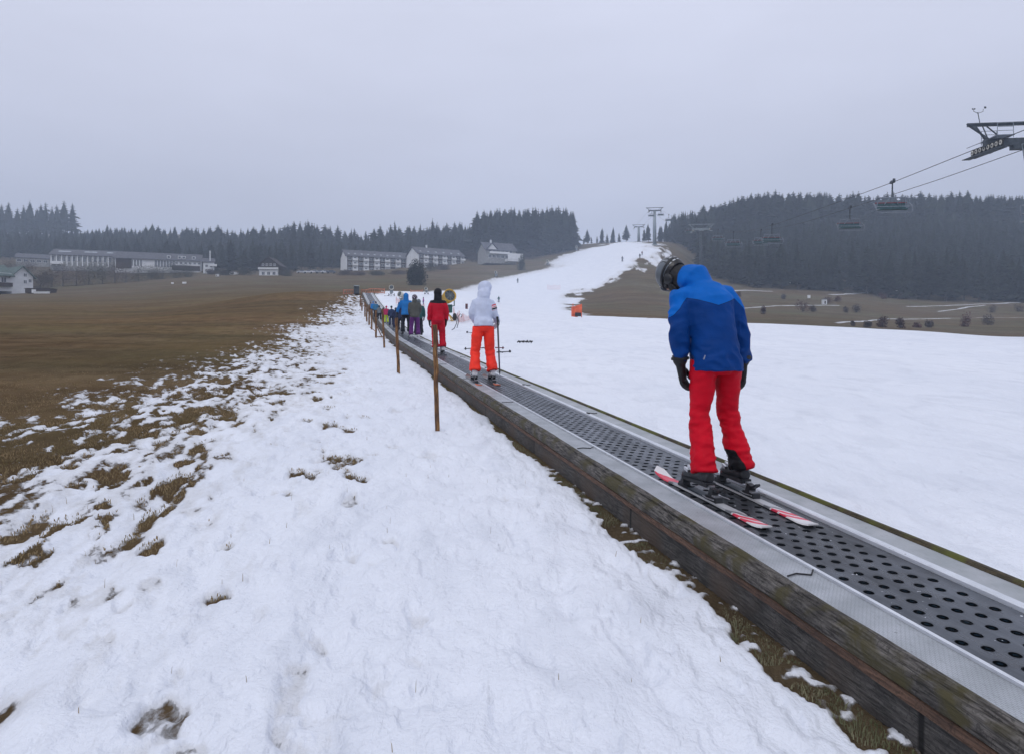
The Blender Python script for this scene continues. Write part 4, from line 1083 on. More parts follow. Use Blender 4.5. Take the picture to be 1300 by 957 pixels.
q = hit(537.6, 387.5); rider('child in pink and purple clothes standing on the snow beyond the queue', 537.6, 377.5, 387.5, q.y, mg, flatcloth('violet trousers', (.10,.05,.2)), 'helmet', None, False, 80)
def far_skier(label, px, yh, yf, heading, jk, tr, sm):
    q = hit(px, yf)
    o = rider(label, px, yh, yf, q.y, jk, tr, 'helmet', None, False, heading, kneeL=(-.15,.14,.50), kneeR=(.15,.14,.50), pelvis=(0,-.06,.90), hipL=(-.1,-.05,.85), hipR=(.1,-.05,.85), wrL=(-.34,.3,1.0), wrR=(.34,.3,1.0))
    for sx in (-1,1):
        d = Matrix.Rotation(R(heading), 4, 'Z') @ Vector((sx*.15, 0, 0))
        ski(f'{"left" if sx < 0 else "right"} ski of the {sm}', (q.x+d.x, q.y+d.y, gz(q.x+d.x, q.y+d.y)+.03), R(heading), .7, .9, M['ski_dark'], 'skis of the distant skiers', binding=False)
    return o
far_skier('distant skier in dark grey clothes halfway up the snow slope above the lavender hood', 657.3, 353.3, 359.5, 150, gy, dk, 'distant skier above the lavender hood')
far_skier('distant skier in dark teal just right of the lavender hood', 633.2, 376.3, 384.2, 170, tl, dk, 'distant skier just right of the lavender hood')
far_skier('distant skier alone left of the two others near the brown edge', 790, 325.5, 332.5, 200, gy, dk, 'distant skier alone left of the two others')
far_skier('distant skier in black, lower of two near the grass edge below the crest', 812.3, 322.3, 328.3, 160, dk, dk, 'lower of the two skiers below the crest')
far_skier('distant skier in dark red, upper of two near the grass edge below the crest', 815.2, 319, 324.5, 170, flatcloth('dull red jacket', (.12,.03,.04)), dk, 'upper of the two skiers below the crest')
# skis, poles and oddments lying on the snow
def lying(px1, py1, px2, py2): return hit(px1, py1, 5), hit(px2, py2, 5)
a, b = lying(589, 445.2, 620, 444.2); pole('dark ski pole lying on the snow left of the orange trousers, basket to the left', b+Vector((0,0,.06)), a+Vector((0,0,.05)), M['poleblack'])
a, b = lying(640.5, 444.6, 629, 444); pole('short pole with red grip lying on the snow right of the orange trousers', b+Vector((0,0,.06)), a+Vector((0,0,.06)), M['redbar'])
a, b = lying(649, 448.6, 631, 449.6); pole('thin ski pole lying on the snow with its basket pointing right', b+Vector((0,0,.05)), a+Vector((0,0,.05)), M['poleblack'])
a, b = lying(592.5, 423.2, 606, 425.5); pole('ski pole lying on the snow at the height of the orange trousers waistband', b+Vector((0,0,.06)), a+Vector((0,0,.05)), M['poleblack'])
q = hit(666, 436, 5)
mb = MB(); pts = [(-.26+.045*k, .05*math.sin(k*1.9), .03+.045*abs(math.sin(k*1.4))) for k in range(13)]; mb.tube(pts, [.018+.012*(k % 3) for k in range(13)], 7)
tag(mb.build('rope', M['blackpl'], None, True, q), 'short tangled black strap lying on the snow right of the orange trousered skier', 'strap')
q = hit(580, 419.5, 5)
e = empty('hose', q, 0, 'thin dark bent hose sticking up from the snow in front of the pink net', 'hose')
mb = MB(); mb.tube([(-.25,0,.0),(-.12,0,.08),(-.02,0,.30),(.02,0,.55),(-.04,.0,.72),(-.10,0,.80)], .018, 7); mb.build('curved_tube', M['poleblack'], e, True)
mb = MB(); mb.tube([(.0,.02,.1),(.08,.02,.40),(.05,.02,.62),(.16,.0,.76),(.24,0,.70),(.20,0,.60)], .018, 7); mb.build('curved_tube', M['poleblack'], e, True)

# ------------------------------------------------------------------ snow guns
def snow_gun(label, px, ytop, ybase, drum, yaw, facing=None, hut=False):
    q = hit(px, ybase, 20); h = (ybase - ytop)/F*q.y; sc = h/2.1
    t = empty('snow_gun', q, yaw, label, 'snow gun', 'snow guns along the slope'); t.scale = (sc,)*3
    ax = Vector((0, -1, .30)).normalized(); c = Vector((0, -.05, 1.62)); rot = Vector((0,0,1)).rotation_difference(ax).to_matrix()
    def cyl(name, prof, m, n=20, cap=False, parent=t):
        mb = MB(); mb.lathe(c, ax, prof, n); return mb.build(name, m, parent, True)
    d = cyl('drum', [(-.52,.02),(-.50,.26),(-.46,.34),(-.1,.42),(.34,.44),(.38,.45),(.39,.40),(.30,.37),(-.2,.33)], drum)
    cyl('fan_grille', [(.26,.375),(.27,.34),(.275,.01)], M['steel_dark'], parent=d, cap=True)
    mb = MB()
    for k in range(3): 
        ring = [c + ax*.36 + rot @ Vector(((.12+.1*k)*math.cos(a), (.12+.1*k)*math.sin(a), 0)) for a in np.linspace(0, 2*math.pi, 17)]
        mb.tube(ring, .008, 4)
    for k in range(4):
        a = math.pi*k/4; v = rot @ Vector((.38*math.cos(a), .38*math.sin(a), 0)); mb.tube([c+ax*.365-v, c+ax*.365+v], .01, 4)
    mb.build('nozzle_ring', M['steel'], d)
    mb = MB(); mb.tube([(-.47,0,1.62),(-.47,0,1.05),(0,0,.95),(.47,0,1.05),(.47,0,1.62)], .04, 8); mb.tube([(0,0,.4),(0,0,1.0)], .09, 10); mb.build('yoke', M['steel'] if drum is not M['yellow'] else M['greenbox'], t)
    mb = MB(); mb.box((0,.15,.85), (.62,.40,.55)); mb.box((0,-.06,.85), (.5,.02,.42)); mb.build('control_box', M['greenbox'] if drum is M['yellow'] else M['steel'], t)
    for k in range(3):
        a = math.pi*2*k/3 + .5; mb = MB(); mb.tube([(0,0,.5), (.35*math.cos(a), .35*math.sin(a), .32), (.75*math.cos(a), .75*math.sin(a), .0)], .04, 8); mb.box((.75*math.cos(a), .75*math.sin(a), .02), (.2,.2,.05)); mb.build('leg', M['yellow'] if drum is M['yellow'] else M['steel'], t)
    for sx in (-1, 1):
        mb = MB(); mb.tube([(sx*.5,.1,.28),(sx*.58,.1,.28)], .26, 16); mb.build('wheel', M['rubber'], t)
    mb = MB(); mb.tube([(-.1,.2,.6),(-.5,.5,.2),(-1.0,.3,.04),(-1.4,-.2,.03)], .04, 6); mb.build('hose', M['rubber'], t, True)
    return t
snow_gun('large yellow fan snow gun on a dark green base, right of the red suited person', 568.5, 368.5, 408, M['yellow'], R(28))
snow_gun('cream snow gun pointing left, behind the blue hooded jacket', 509.5, 370.5, 388, M['cream'], R(-38))
snow_gun('white snow gun standing alone beyond the queue, right of the orange net fence', 497, 362.5, 376.2, M['cream'], R(5))
snow_gun('cream snow gun at the grass edge, just left of the black hatted head', 541.2, 365, 374, M['cream'], R(-20))
snow_gun('small distant snow gun at the grass edge above the lavender hood', 629.6, 344.5, 352.5, M['cream'], R(-25))
snow_gun('distant snow gun beside the snow edge below the dense spruce stand', 695.3, 330.5, 337.5, M['cream'], R(-30))
snow_gun('farthest snow gun at the foot of the spruce stand near the crest', 732, 312.5, 319.5, M['cream'], R(-10))

# ------------------------------------------------------------------ nets and fences
def net(name, label, pts, h, m, cell=.12, postm=None, cat='net fence', sag=.08, th=.014):
    """pts world xy list -> real mesh of strands with posts"""
    t = empty(name, (pts[0][0], pts[0][1], gz(*pts[0])), 0, label, cat); I = t.location.copy()
    acc = [0]
    for a, b in zip(pts[:-1], pts[1:]): acc.append(acc[-1] + math.hypot(b[0]-a[0], b[1]-a[1]))
    def P(d, z):
        k = max(i for i in range(len(acc)) if acc[i] <= d + 1e-9); k = min(k, len(pts)-2); f = (d-acc[k])/(acc[k+1]-acc[k])
        x = pts[k][0]+(pts[k+1][0]-pts[k][0])*f; y = pts[k][1]+(pts[k+1][1]-pts[k][1])*f
        zz = z*(1 - sag*math.sin(d*1.3)**2) + .02
        return Vector((x + .04*math.sin(d*3+z*4), y, gz(x, y) + zz)) - I
    mb = MB(); n = int(acc[-1]/cell)+1
    for i in range(n+1):
        d = acc[-1]*i/n; mb.tube([P(d, .05), P(d, h*.5), P(d, h)], th*.6, 3, cap=False)
    r = max(1, int(h/cell))
    for j in range(r+1): mb.tube([P(d, .05+(h-.05)*j/r) for d in np.linspace(0, acc[-1], max(2, int(acc[-1]/.5)))], th, 3, cap=False)
    mb.build('mesh_panel', m, t)
    for d in np.linspace(0, acc[-1], max(2, int(acc[-1]/3)+1)):
        mb = MB(); p = P(d, 0); mb.tube([p-Vector((0,0,.1)), p + Vector((0,0,h+.12))], .03, 6); mb.build('stake', postm or m, t)
    return t
A = hit(436, 374); B = hit(452, 373.6); net('net_fence', 'orange net fence left of the conveyor top', [(A.x, A.y), (B.x, B.y)], 5/F*A.y, M['orange_net'], .26, None, th=.05, sag=.03)
A = hit(459, 374); B = hit(488, 373.2); net('net_fence', 'orange net fence right of the conveyor top, behind the queue', [(A.x, A.y), (B.x, B.y)], 5/F*A.y, M['orange_net'], .26, None, th=.05, sag=.03)
A = hit(536, 371.2); B = hit(522, 371.6); net('net_fence', 'faint orange net running low between two cream snow guns', [(A.x, A.y), (B.x, B.y)], 1.8/F*A.y, M['orange_net'], .3, None, th=.025, sag=.03)
A = hit(576, 404); B = hit(586, 411); C_ = hit(598, 407); net('net_fence', 'pale pink safety net sagging right of the yellow snow gun', [(A.x,A.y),(B.x,B.y),(C_.x,C_.y)], 14/F*B.y*.85, M['pink_net'], .05, M['pink_net'], sag=.45, th=.006)
A = hit(533, 394); B = hit(539, 396); net('net_fence', 'scrap of pink net beside the child in pink and purple', [(A.x,A.y),(B.x,B.y)], 8/F*B.y, M['pink_net'], .07, M['pink_net'], sag=.1, th=.009)
A = hit(503, 386); B = hit(513, 388.5); net('net_fence', 'pink net strung in front of the cream snow gun behind the queue', [(A.x,A.y),(B.x,B.y)], 7/F*B.y, M['pink_net'], .08, M['pink_net'], sag=.1, th=.010)
A = hit(695, 367.8); B = hit(711, 367.8); net('net_fence', 'faint pink net alone in the middle of the snow slope', [(A.x,A.y),(B.x,B.y)], 6/F*A.y, M['pink_net'], .3, M['pink_net'], sag=.25, th=.03)
# padded things on the slope
q = hit(733.5, 403, 30); hh = 15.5/F*q.y
t = empty('padded_hydrant', q, R(20), 'bright orange padded box with a dark opening at the grass edge on the slope', 'padded box')
mb = MB(); w = 11.5/F*q.y
mb.box((0,.25,hh*.5), (w,.5,hh*.72)); mb.box((-w*.25,.25,hh*.12), (w*.5,.5,hh*.24)); mb.prism([(-w/2,0,hh*.86),(w/2,0,hh*.86),(w/2,0,hh*1.06),(-w*.1,0,hh*.93)], (0,0,0), (0,.5,0)); mb.build('padding', M['orange'], t)
mb = MB(); mb.box((.02,-.02,hh*.22), (w*.72,.05,hh*.32)); mb.build('opening', M['blackpl'], t)
for sx in (-1,1): mb = MB(); mb.tube([(sx*w*.53,.1,-.1),(sx*w*.53,.1,hh*1.1)], .035, 8); mb.build('stake', M['orange'], t)
q = hit(592.3, 392.5, 20); hh = 6.6/F*q.y
mb = MB(); mb.tube([(0,0,-.05),(0,0,.02),(0,0,hh*.95),(0,0,hh)], [hh*.22,hh*.24,hh*.24,hh*.18], 14)
o = mb.build('padded_post', M['maroon'], None, True, q); tag(o, 'short maroon padded post on the snow, left of the lavender jacket', 'padded post')
mb = MB(); mb.tube([(0,0,hh*.45),(0,0,hh*.55)], hh*.25, 14, cap=False); mb.build('strap', M['blackpl'], o)

# ------------------------------------------------------------------ chairlift
LX0, LK = 27.9, .115
def line_x(Y, off=0): return LX0 + LK*Y + off
ZK = [(-40,8.6),(0,10.2),(30,11.9),(45.8,12.86),(58.4,13.57),(70,14.4),(82,15.3),(94,16.2),(112,18.1),(132,20.9),(152,24.2),(172,28.1),(200,33.6),(235,41.3),(270,50.2),(297,56.7),(340,61.2),(395,66.0),(440,68.5)]
def rope_z(Y): return float(_pchip([a for a, b in ZK], [b for a, b in ZK], np.array([Y]))[0]) + CZ
def rope_pt(Y, side):
    if side < 0: return Vector((line_x(Y, -2.1), Y, rope_z(Y)))
    return Vector((line_x(Y, 2.1), Y, rope_z(Y) + .32))
for side, lab in ((-1, 'left hand steel haul rope of the chairlift running up to the crest'), (1, 'right hand steel haul rope of the chairlift, lower in the picture near the big pylon')):
    mb = MB(); mb.tube([rope_pt(y, side) for y in np.concatenate([np.arange(-20, 60, 3), np.arange(60, 420, 6)])], .026, 6)
    tag(mb.build('haul_rope', M['rope'], None, True), lab, 'cable', 'haul ropes of the chairlift')
LDIR = math.atan2(-LK, 1)       # heading of the line about z (clockwise)
def chair(label, px, side, far=False, swing=0, sc=1.02):
    # solve the position along the rope from the picture column
    k = (px - CX)/F - LK; off = LX0 + 2.1*side; Y = off/k
    p = rope_pt(Y, side); t = empty('lift_chair', p, LDIR, label, 'chairlift chair', 'chairs hanging on the lift')
    t.rotation_euler = (R(swing), 0, LDIR); t.scale = (sc, sc, sc)
    def b(name, fn, m, par=t, sm=False):
        mb = MB(); fn(mb); return mb.build(name, m, par, sm)
    b('grip', lambda m: (m.box((0,.0,.02), (.22,.62,.18)), m.box((0,-.28,.14), (.16,.16,.22), Matrix.Rotation(R(20), 3, 'X')), m.box((0,.26,.1), (.12,.3,.1), Matrix.Rotation(R(-15), 3, 'X'))), M['steel_dark'])
    b('hanger', lambda m: m.tube([(0,0,-.05),(0,.02,-.5),(0,.05,-1.0),(0,.02,-1.25)], [.055,.06,.07,.09], 8), M['steel_dark'])
    W = 1.45
    b('frame', lambda m: (m.tube([(-W*.72,0,-1.28),(W*.72,0,-1.28)], .05, 6),
        [m.tube([(sx*W*.66,0,-1.28),(sx*W*.78,.22,-1.75),(sx*W*.80,.30,-2.2),(sx*W*.8,-.30,-2.28)], .045, 6) for sx in (-1,1)],
        m.tube([(0,0,-1.2),(-.35,.1,-1.5),(-.55,.25,-1.80)], .04, 6), m.tube([(0,0,-1.2),(.35,.1,-1.5),(.55,.25,-1.80)], .04, 6)), M['chairgrey'])
    s = b('seat', lambda m: [m.box((-W*.82+W*1.64*(k+.5)/6, -.02, -2.25), (W*1.64/6-.03,.50,.09)) for k in range(6)], M['teal'])
    b('backrest', lambda m: [m.box((-W*.82+W*1.64*(k+.5)/6, .30, -1.92), (W*1.64/6-.03,.07,.46), Matrix.Rotation(R(-8), 3, 'X')) for k in range(6)], M['teal'])
    b('back_bar', lambda m: m.tube([(-W*.86,.32,-1.66),(W*.86,.32,-1.66)], .045, 6), M['redbar'])
    b('safety_bar', lambda m: (m.tube([(-W*.98,.25,-1.70),(-W*1.0,-.25,-2.0),(-W*.99,-.42,-2.35),(-W*.92,-.48,-2.62),(W*.92,-.48,-2.62),(W*.99,-.42,-2.35),(W*1.0,-.25,-2.0),(W*.98,.25,-1.70)], .030, 6),
        m.tube([(-W*.98,-.35,-2.08),(W*.98,-.35,-2.08)], .026, 6)), M['chairgrey'])
    return t
chair('nearest full lift chair with teal seats hanging above the middle of the forest edge', 1133, -1)
chair('lift chair second nearest, in front of the dark forest, left of the teal chair', 1079, 1)
chair('lift chair on the right of the overlapping pair, teal seats, before the forest', 980, -1)
chair('pale lift chair on the left of the overlapping pair before the forest', 966, 1)
chair('faint lift chair between the overlapping pair and the small far chairs', 931, -1)
chair('small lift chair hanging right of the middle pylon head', 911.5, 1)
chair('tiny lift chair hanging just left of the middle pylon head', 876, 1)
chair('tiny lift chair left of the tall pylon on the crest, upper one', 827, -1)
chair('tiny lift chair right of the tall pylon on the crest', 839, 1)
chair('tiny lift chair halfway between the middle pylon and the crest', 849, 1)
def pylon(label, Y, depth, anemo=False, lean=0, half=2.1, mastr=.42, dx=0, dark=True):
    SD = M['steel_dark'] if dark else M['steel']
    x = line_x(Y); rz = rope_z(Y) + .1
    t = empty('lift_pylon', (x, Y, gz(x+dx, Y)), LDIR, label, 'lift pylon', 'pylons of the chairlift'); H = rz - t.location.z
    def b(name, fn, m, par=t, sm=False):
        mb = MB(); fn(mb); return mb.build(name, m, par, sm)
    b('mast', lambda m: (m.tube([(dx,0,-.5),(dx*.5,0,H*.5),(dx*.2,0,H-.1)], [mastr*1.35,mastr*1.1,mastr*.85], 20), m.tube([(dx,0,-.5),(dx,0,.25)], mastr*2.0, 16)), M['steel'] if dark else M['steel_dark'], sm=True)
    b('ladder', lambda m: ([m.tube([(dx-mastr*1.5+sx*.2,-mastr*.9,.5),(dx*.2-mastr*1.1+sx*.2,-mastr*.8,H-.2)], .025, 5) for sx in (-1,1)],
        [m.tube([((dx-mastr*1.5)*(1-f)+(dx*.2-mastr*1.1)*f-.2,-mastr*.85,.5+(H-.7)*f),((dx-mastr*1.5)*(1-f)+(dx*.2-mastr*1.1)*f+.2,-mastr*.85,.5+(H-.7)*f)], .018, 4) for f in np.linspace(0, 1, int(H/.35))]), M['steel'])
    b('crossarm', lambda m: (m.box((0,0,H+.02), (2*half+.3,.42,.46)), m.box((0,0,H-.3), (1.2,.5,.3))), SD)
    b('work_beam', lambda m: (m.box((0,.0,H+1.28), (2*half+2.4,.16,.10)), m.box((0,0,H+1.20), (2*half+2.4,.05,.10)), m.box((0,0,H+1.13), (2*half+2.4,.16,.03))), SD)
    for sx in (-1,1):
        b('strut', lambda m, sx=sx: m.prism([(sx*(half+1.05),-.12,H+1.14),(sx*(half+.70),-.12,H+1.14),(sx*(half+.02),-.12,H+.12),(sx*(half-.22),-.12,H+.2)], (0,0,0), (0,.24,0)), SD)
        b('brace', lambda m, sx=sx: m.tube([(sx*(half-.1),0,H+.2),(sx*(half+.25),0,H+1.1)], .04, 6), SD)
        b('brace', lambda m, sx=sx: m.tube([(sx*(half+.0),0,H+1.1),(sx*(half-1.0),0,H+.2)], .05, 6), SD)
    for side in (-1, 1):
        pz = rope_pt(Y, side).z - t.location.z; g = (rope_pt(Y+2, side).z - rope_pt(Y-2, side).z)/4
        st = b('sheave_train', lambda m: (m.box((side*half+side*.16,0,pz-.50), (.08,3.6,.12), Matrix.Rotation(math.atan(g), 3, 'X')), m.box((side*half-side*.18,0,pz-.50), (.08,3.6,.12), Matrix.Rotation(math.atan(g), 3, 'X')),
            m.box((side*half-side*.25,0,pz-.25), (.3,.7,.5)), m.tube([(side*half+side*.30,-1.8,pz-1.8*g+.18),(side*half+side*.30,0,pz+.18),(side*half+side*.30,1.8,pz+1.8*g+.18)], .02, 5),
            m.box((side*(half+.42),0,pz-.64), (.50,3.4,.04), Matrix.Rotation(math.atan(g), 3, 'X'))), SD)
        for k in range(8):
            y = -1.6 + 3.2*k/7
            def whl(m, y=y):
                z = pz + g*y - .19
                m.tube([(side*half-.05,y,z),(side*half+.05,y,z)], .215, 16)
                m.tube([(side*half-.09,y,z),(side*half+.09,y,z)], .06, 8)
            w_ = b('sheave', whl, M['rubber'], st)
            def hub(m, y=y):
                z = pz + g*y - .19
                m.tube([(side*half-.075,y,z),(side*half+.075,y,z)], .15, 14)
            b('rim', hub, M['cream'], w_)
        if Y < 100:
            def rail(m):
                for yy in (-.9, .9):
                    for xx in (half-.15, half-1.1):
                        m.tube([(side*xx,yy,H+.1),(side*xx,yy,H+1.05)], .022, 5)
                for z in (.55, .8, 1.05):
                    m.tube([(side*(half-.15),-.9,H+z),(side*(half-1.1),-.9,H+z)], .02, 5); m.tube([(side*(half-.15),.9,H+z),(side*(half-1.1),.9,H+z)], .02, 5)
                m.box((side*(half-.62),0,H+.27), (1.1,1.9,.04))
            b('platform_railing', rail, M['chairgrey'])
    if anemo:
        a = b('anemometer', lambda m: (m.tube([(-half-.42,0,H+1.3),(-half-.55,0,H+2.05)], .028, 6), m.tube([(-half-.80,0,H+2.12),(-half-.55,0,H+1.98),(-half-.22,0,H+2.08)], .018, 5),
            m.tube([(-half-.80,0,H+2.12),(-half-.80,0,H+2.26)], .014, 5), m.tube([(-half-.22,0,H+2.08),(-half-.22,0,H+2.25)], .014, 5),
            m.ell((-half-.86,0,H+2.27), (.05,.05,.05), None, 8, 6), m.ell((-half-.74,0,H+2.27), (.05,.05,.05), None, 8, 6), m.box((-half-.10,0,H+2.34), (.12,.03,.12))), SD)
        # service cage half way down, at the left of the mast
        def cage(m):
            cx, z0 = dx*.45 - .55, H - 5.1
            for xx in (-.42, .1):
                for yy in (-.3, .3): m.tube([(cx+xx,yy,z0),(cx+xx,yy,z0+1.05)], .03, 5)
            for z in (0, .5, 1.05):
                m.tube([(cx-.42,-.3,z0+z),(cx+.6,-.3,z0+z)], .028, 5); m.tube([(cx-.42,.3,z0+z),(cx+.6,.3,z0+z)], .028, 5); m.tube([(cx-.42,-.3,z0+z),(cx-.42,.3,z0+z)], .028, 5)
            m.box((cx,0,z0), (1.0,.6,.04)); m.tube([(cx-.3,0,z0),(cx+.35,0,z0-.9)], .035, 5)
        b('service_cage', cage, M['chairgrey'])
    return t
pylon('big dark steel lift pylon head at the right edge with sheaves, railings and wind gauge', 44.2, 0, True, dx=2.4)
pylon('middle lift pylon in front of the forest, its pale head just visible', 172, 0, half=2.0, mastr=.17, dark=False)
pylon('tall grey lift pylon standing on the crest of the slope', 297, 0, half=2.5, mastr=.62)
pylon('smaller lift pylon behind the crest, left of the tall one', 395, 0, half=2.5, mastr=.62)

# ------------------------------------------------------------------ buildings
def house(label, cat, name, p0, p1, depth, eave, ridge, wallm, roofm, overh=.5, chim=0, gable_front=False, sink=2.0):
    """front wall from p0 to p1 (world), body behind it; ridge parallel to the front unless gable_front"""
    p0 = Vector(p0); p1 = Vector(p1); d = p1 - p0; L = math.hypot(d.x, d.y); ang = math.atan2(d.y, d.x)
    z0 = min(p0.z, p1.z); t = empty(name, (p0.x, p0.y, z0), ang, label, cat)
    mb = MB(); D = depth
    if not gable_front:
        prof = [(0,0,-sink),(0,0,eave),(0,D/2,ridge),(0,D,eave),(0,D,-sink)]
        mb.prism(prof, (0,0,0), (L,0,0)); mb.build('wall', wallm, t)
        o = overh; k = (ridge-eave)/(D/2); th = .28
        for sgn, nm in ((1, 'roof'),):
            mb = MB()
            mb.prism([(-o,-o,eave-k*o+.02),(-o,D/2,ridge+.02),(-o,D+o,eave-k*o+.02),(-o,D+o,eave-k*o+th),(-o,D/2,ridge+th+.05),(-o,-o,eave-k*o+th)], (0,0,0), (L+2*o,0,0))
            rf = mb.build('roof', roofm, t)
    else:
        mb.prism([(0,0,-sink),(L,0,-sink),(L,0,eave),(L/2,0,ridge),(0,0,eave)], (0,0,0), (0,D,0)); mb.build('wall', wallm, t)
        o = overh; k = (ridge-eave)/(L/2); th = .28; mb = MB()
        mb.prism([(-o,-o,eave-k*o+.02),(L/2,-o,ridge+.02),(L+o,-o,eave-k*o+.02),(L+o,-o,eave-k*o+th),(L/2,-o,ridge+th+.05),(-o,-o,eave-k*o+th)], (0,0,0), (0,D+2*o,0))
        rf = mb.build('roof', roofm, t)
    for i in range(chim):
        mb = MB(); cx = L*(.2+.6*i/max(1, chim-1)) if chim > 1 else L*.3
        mb.box((cx, depth*.5, ridge+.6), (.7,.7,1.8)); mb.box((cx, depth*.5, ridge+1.55), (.85,.85,.12)); mb.build('chimney', M['white'], rf)
    return t, L, rf
_win = {}
def window(parent, x, z, w, h, y=-.02, side=None, frame=None):
    key = (round(w, 2), round(h, 2), side)
    if key not in _win:
        mb = MB()
        for a, b_, c, d in ((0, h/2, w+.12, .1), (0, -h/2, w+.12, .1)): mb.box((a, 0, b_), (c, .1, d))
        for a in (-w/2, 0, w/2): mb.box((a, 0, 0), (.09, .1, h-.1))
        fm = mb.mesh('window', frame or M['whitep']); mb = MB(); mb.box((0, .03, 0), (w, .05, h)); pm_ = mb.mesh('pane', M['glass']); _win[key] = (fm, pm_)
    fm, pm_ = _win[key]; mt = Matrix.Translation((x, y, z))
    if side == 'left': mt = Matrix.Translation((-.02, x, z)) @ Matrix.Rotation(R(-90), 4, 'Z')
    o = link('window', fm, parent, mtx=mt); link('pane', pm_, o); return o
def hotel(label, pxs, yb, Y0, Y1, eave, ridge, depth, bays, skyl, chim):
    p0 = on(pxs[0], Y0); p1 = on(pxs[1], Y1); p0.z = at(pxs[0], yb[0], Y0).z; p1.z = at(pxs[1], yb[1], Y1).z
    t, L, rf = house(label, 'apartment building', 'apartment_block', p0, p1, depth, eave, ridge, M['white'], M['roof'], .6, chim, sink=4)
    zoff = 0
    for k in range(bays):
        x0 = L*(k+.08)/bays; w = L/bays
        # recess of dark timber between white balcony bays
        mb = MB(); mb.box((x0+w*.24, -.06, eave*.52), (w*.46, .12, eave*.96)); mb.build('timber_recess', M['darkwood'], t)
        for f in range(3):
            z = eave*(f+.5)/3
            window(t, x0+w*.24, z, w*.30, eave/3*.55, -.16)
            window(t, x0+w*.72, z+.1, w*.22, eave/3*.55, -.06)
            if f < 2 or True:
                mb = MB(); zb = eave*f/3 + .5; mb.box((x0+w*.72, -.75, zb+.35), (w*.50,.10,1.0)); mb.box((x0+w*.72, -.4, zb-.13), (w*.50,.8,.12)); mb.build('balcony', M['whitep'], t)
    for k in range(skyl):
        x = L*(k+.5)/skyl; kk = (ridge-eave)/(depth/2); yy = depth*.16; mb = MB()
        mb.box((x, yy, eave+kk*yy+.32), (.9,1.1,.10), Matrix.Rotation(math.atan(kk), 3, 'X')); mb.build('skylight', M['skyl'], rf)
    return t
hotel('long white apartment block with dark roof and six balcony bays, the left one of two', (439.5, 521), (344.5, 342.5), 338, 352, 7.6, 11.2, 14, 6, 10, 0)
hotel('shorter white apartment block with dark roof, the right one of two, a little higher', (531, 589.5), (341, 336.5), 338, 352, 7.4, 11.3, 14, 5, 6, 1)
# bushes later. upper guesthouse
p0 = at(617, 329, 330); p1 = at(655, 326, 336)
t, L, rf = house('guesthouse with dark gabled roofs and white balcony front below the spruce stand', 'guesthouse', 'guesthouse', p0, p1, 12, 4.6, 8.6, M['concrete'], M['roof'], .7, 1)
mb = MB(); mb.box((L*.42,-1.2,3.2), (L*.66,.12,.9)); mb.box((L*.42,-.6,2.7), (L*.66,1.2,.15)); mb.build('balcony', M['whitep'], t)
for k in range(6): window(t, L*(.13+.14*k), 4.0, 1.4, 1.3)
for k in range(6): window(t, L*(.13+.14*k), 1.4, 1.4, 1.5)
mb = MB(); mb.prism([(L*.05,-.3,4.8),(L*.35,-.3,4.8),(L*.2,-.3,7.4)], (0,0,0), (0,4,0)); mb.build('dormer', M['white'], t)
mb = MB(); mb.prism([(L*.02,-.8,4.9),(L*.2,-.8,7.7),(L*.38,-.8,4.9),(L*.38,-.8,5.2),(L*.2,-.8,8.0),(L*.02,-.8,5.2)], (0,0,0), (0,5,0)); mb.build('dormer_roof', M['roof'], rf)
mb = MB(); mb.box((L*.85,-5,1.2), (L*.5,.3,2.8)); mb.box((L*.85,-3,-.6), (L*.5,4,1.2)); mb.build('terrace_wall', M['white'], t)
# chalet
p0 = on(329, 300); p1 = on(353.5, 300); p0.z = p1.z = at(340, 351, 300).z
t, L, rf = house('small dark timber chalet with a white ground floor in front of the forest', 'chalet', 'chalet', p0, p1, 9, 5.0, 8.2, M['darkwood'], M['roofd'], .9, 0, True)
mb = MB(); mb.box((L/2,-.08,1.4), (L-.1,.15,2.9)); mb.build('white_base', M['white'], t)
mb = MB(); mb.box((L/2,-.9,3.4), (L+.4,.1,.6)); mb.box((L/2,-.5,3.0), (L+.4,.9,.12)); mb.build('balcony', M['whitep'], t)
for k in range(4): window(t, L*(.2+.2*k), 5.0, .9, .9, -.04)
for k in range(3): window(t, L*(.22+.28*k), 1.2, 1.3, 1.4, -.20)
# white house far left
p0 = at(15, 370.5, 196); p1 = at(43.5, 367.5, 200)
t, L, rf = house('white gabled house with green grey roof at the left edge of the field', 'house', 'gabled_house', p0, p1, 14, 4.6, 7.3, M['white'], M['roofg'], .7, 0, True, 3)
t.rotation_euler.z += R(10)
for x, z in ((.62,5.0),(.62,3.0),(.85,3.4)): window(t, L*x, z, .8, 1.0, -.05)
mb = MB(); mb.prism([(0,0,0),(-9,0,0),(-9,0,5.2),(0,0,5.2)], (0,0,0), (0,11,0)); mb.build('side_wing', M['white'], t)
mb = MB(); mb.prism([(.3,-1.4,4.1),(-9.6,-1.4,4.1),(-9.6,5.5,7.6),(.3,5.5,7.6),(.3,5.5,7.9),(-9.6,5.5,7.9)][:4], (0,0,0), (0,0,.3)); mb.build('wing_roof', M['roofg'], rf)
mb = MB(); mb.box((-4.5,-1.2,1.9), (8.5,.12,1.0)); mb.box((-4.5,-.6,1.4), (8.5,1.2,.14)); mb.build('balcony', M['darkwood'], t)
for k in range(3): window(t, -2-2.4*k, 3.2, 1.2, 1.4, -.05)
q = on(52, 196); mb = MB(); mb.box((0,0,.6), (7,3,1.2)); mb.box((0,0,1.3), (7.4,3.4,.15)); o = mb.build('shed', M['darkwood'], None, False, q); tag(o, 'low dark shed right of the white gabled house', 'shed')
mb = MB(); mb.box((-1.0,-1.53,.5), (1.2,.06,1.0)); mb.build('door', M['whitep'], o)
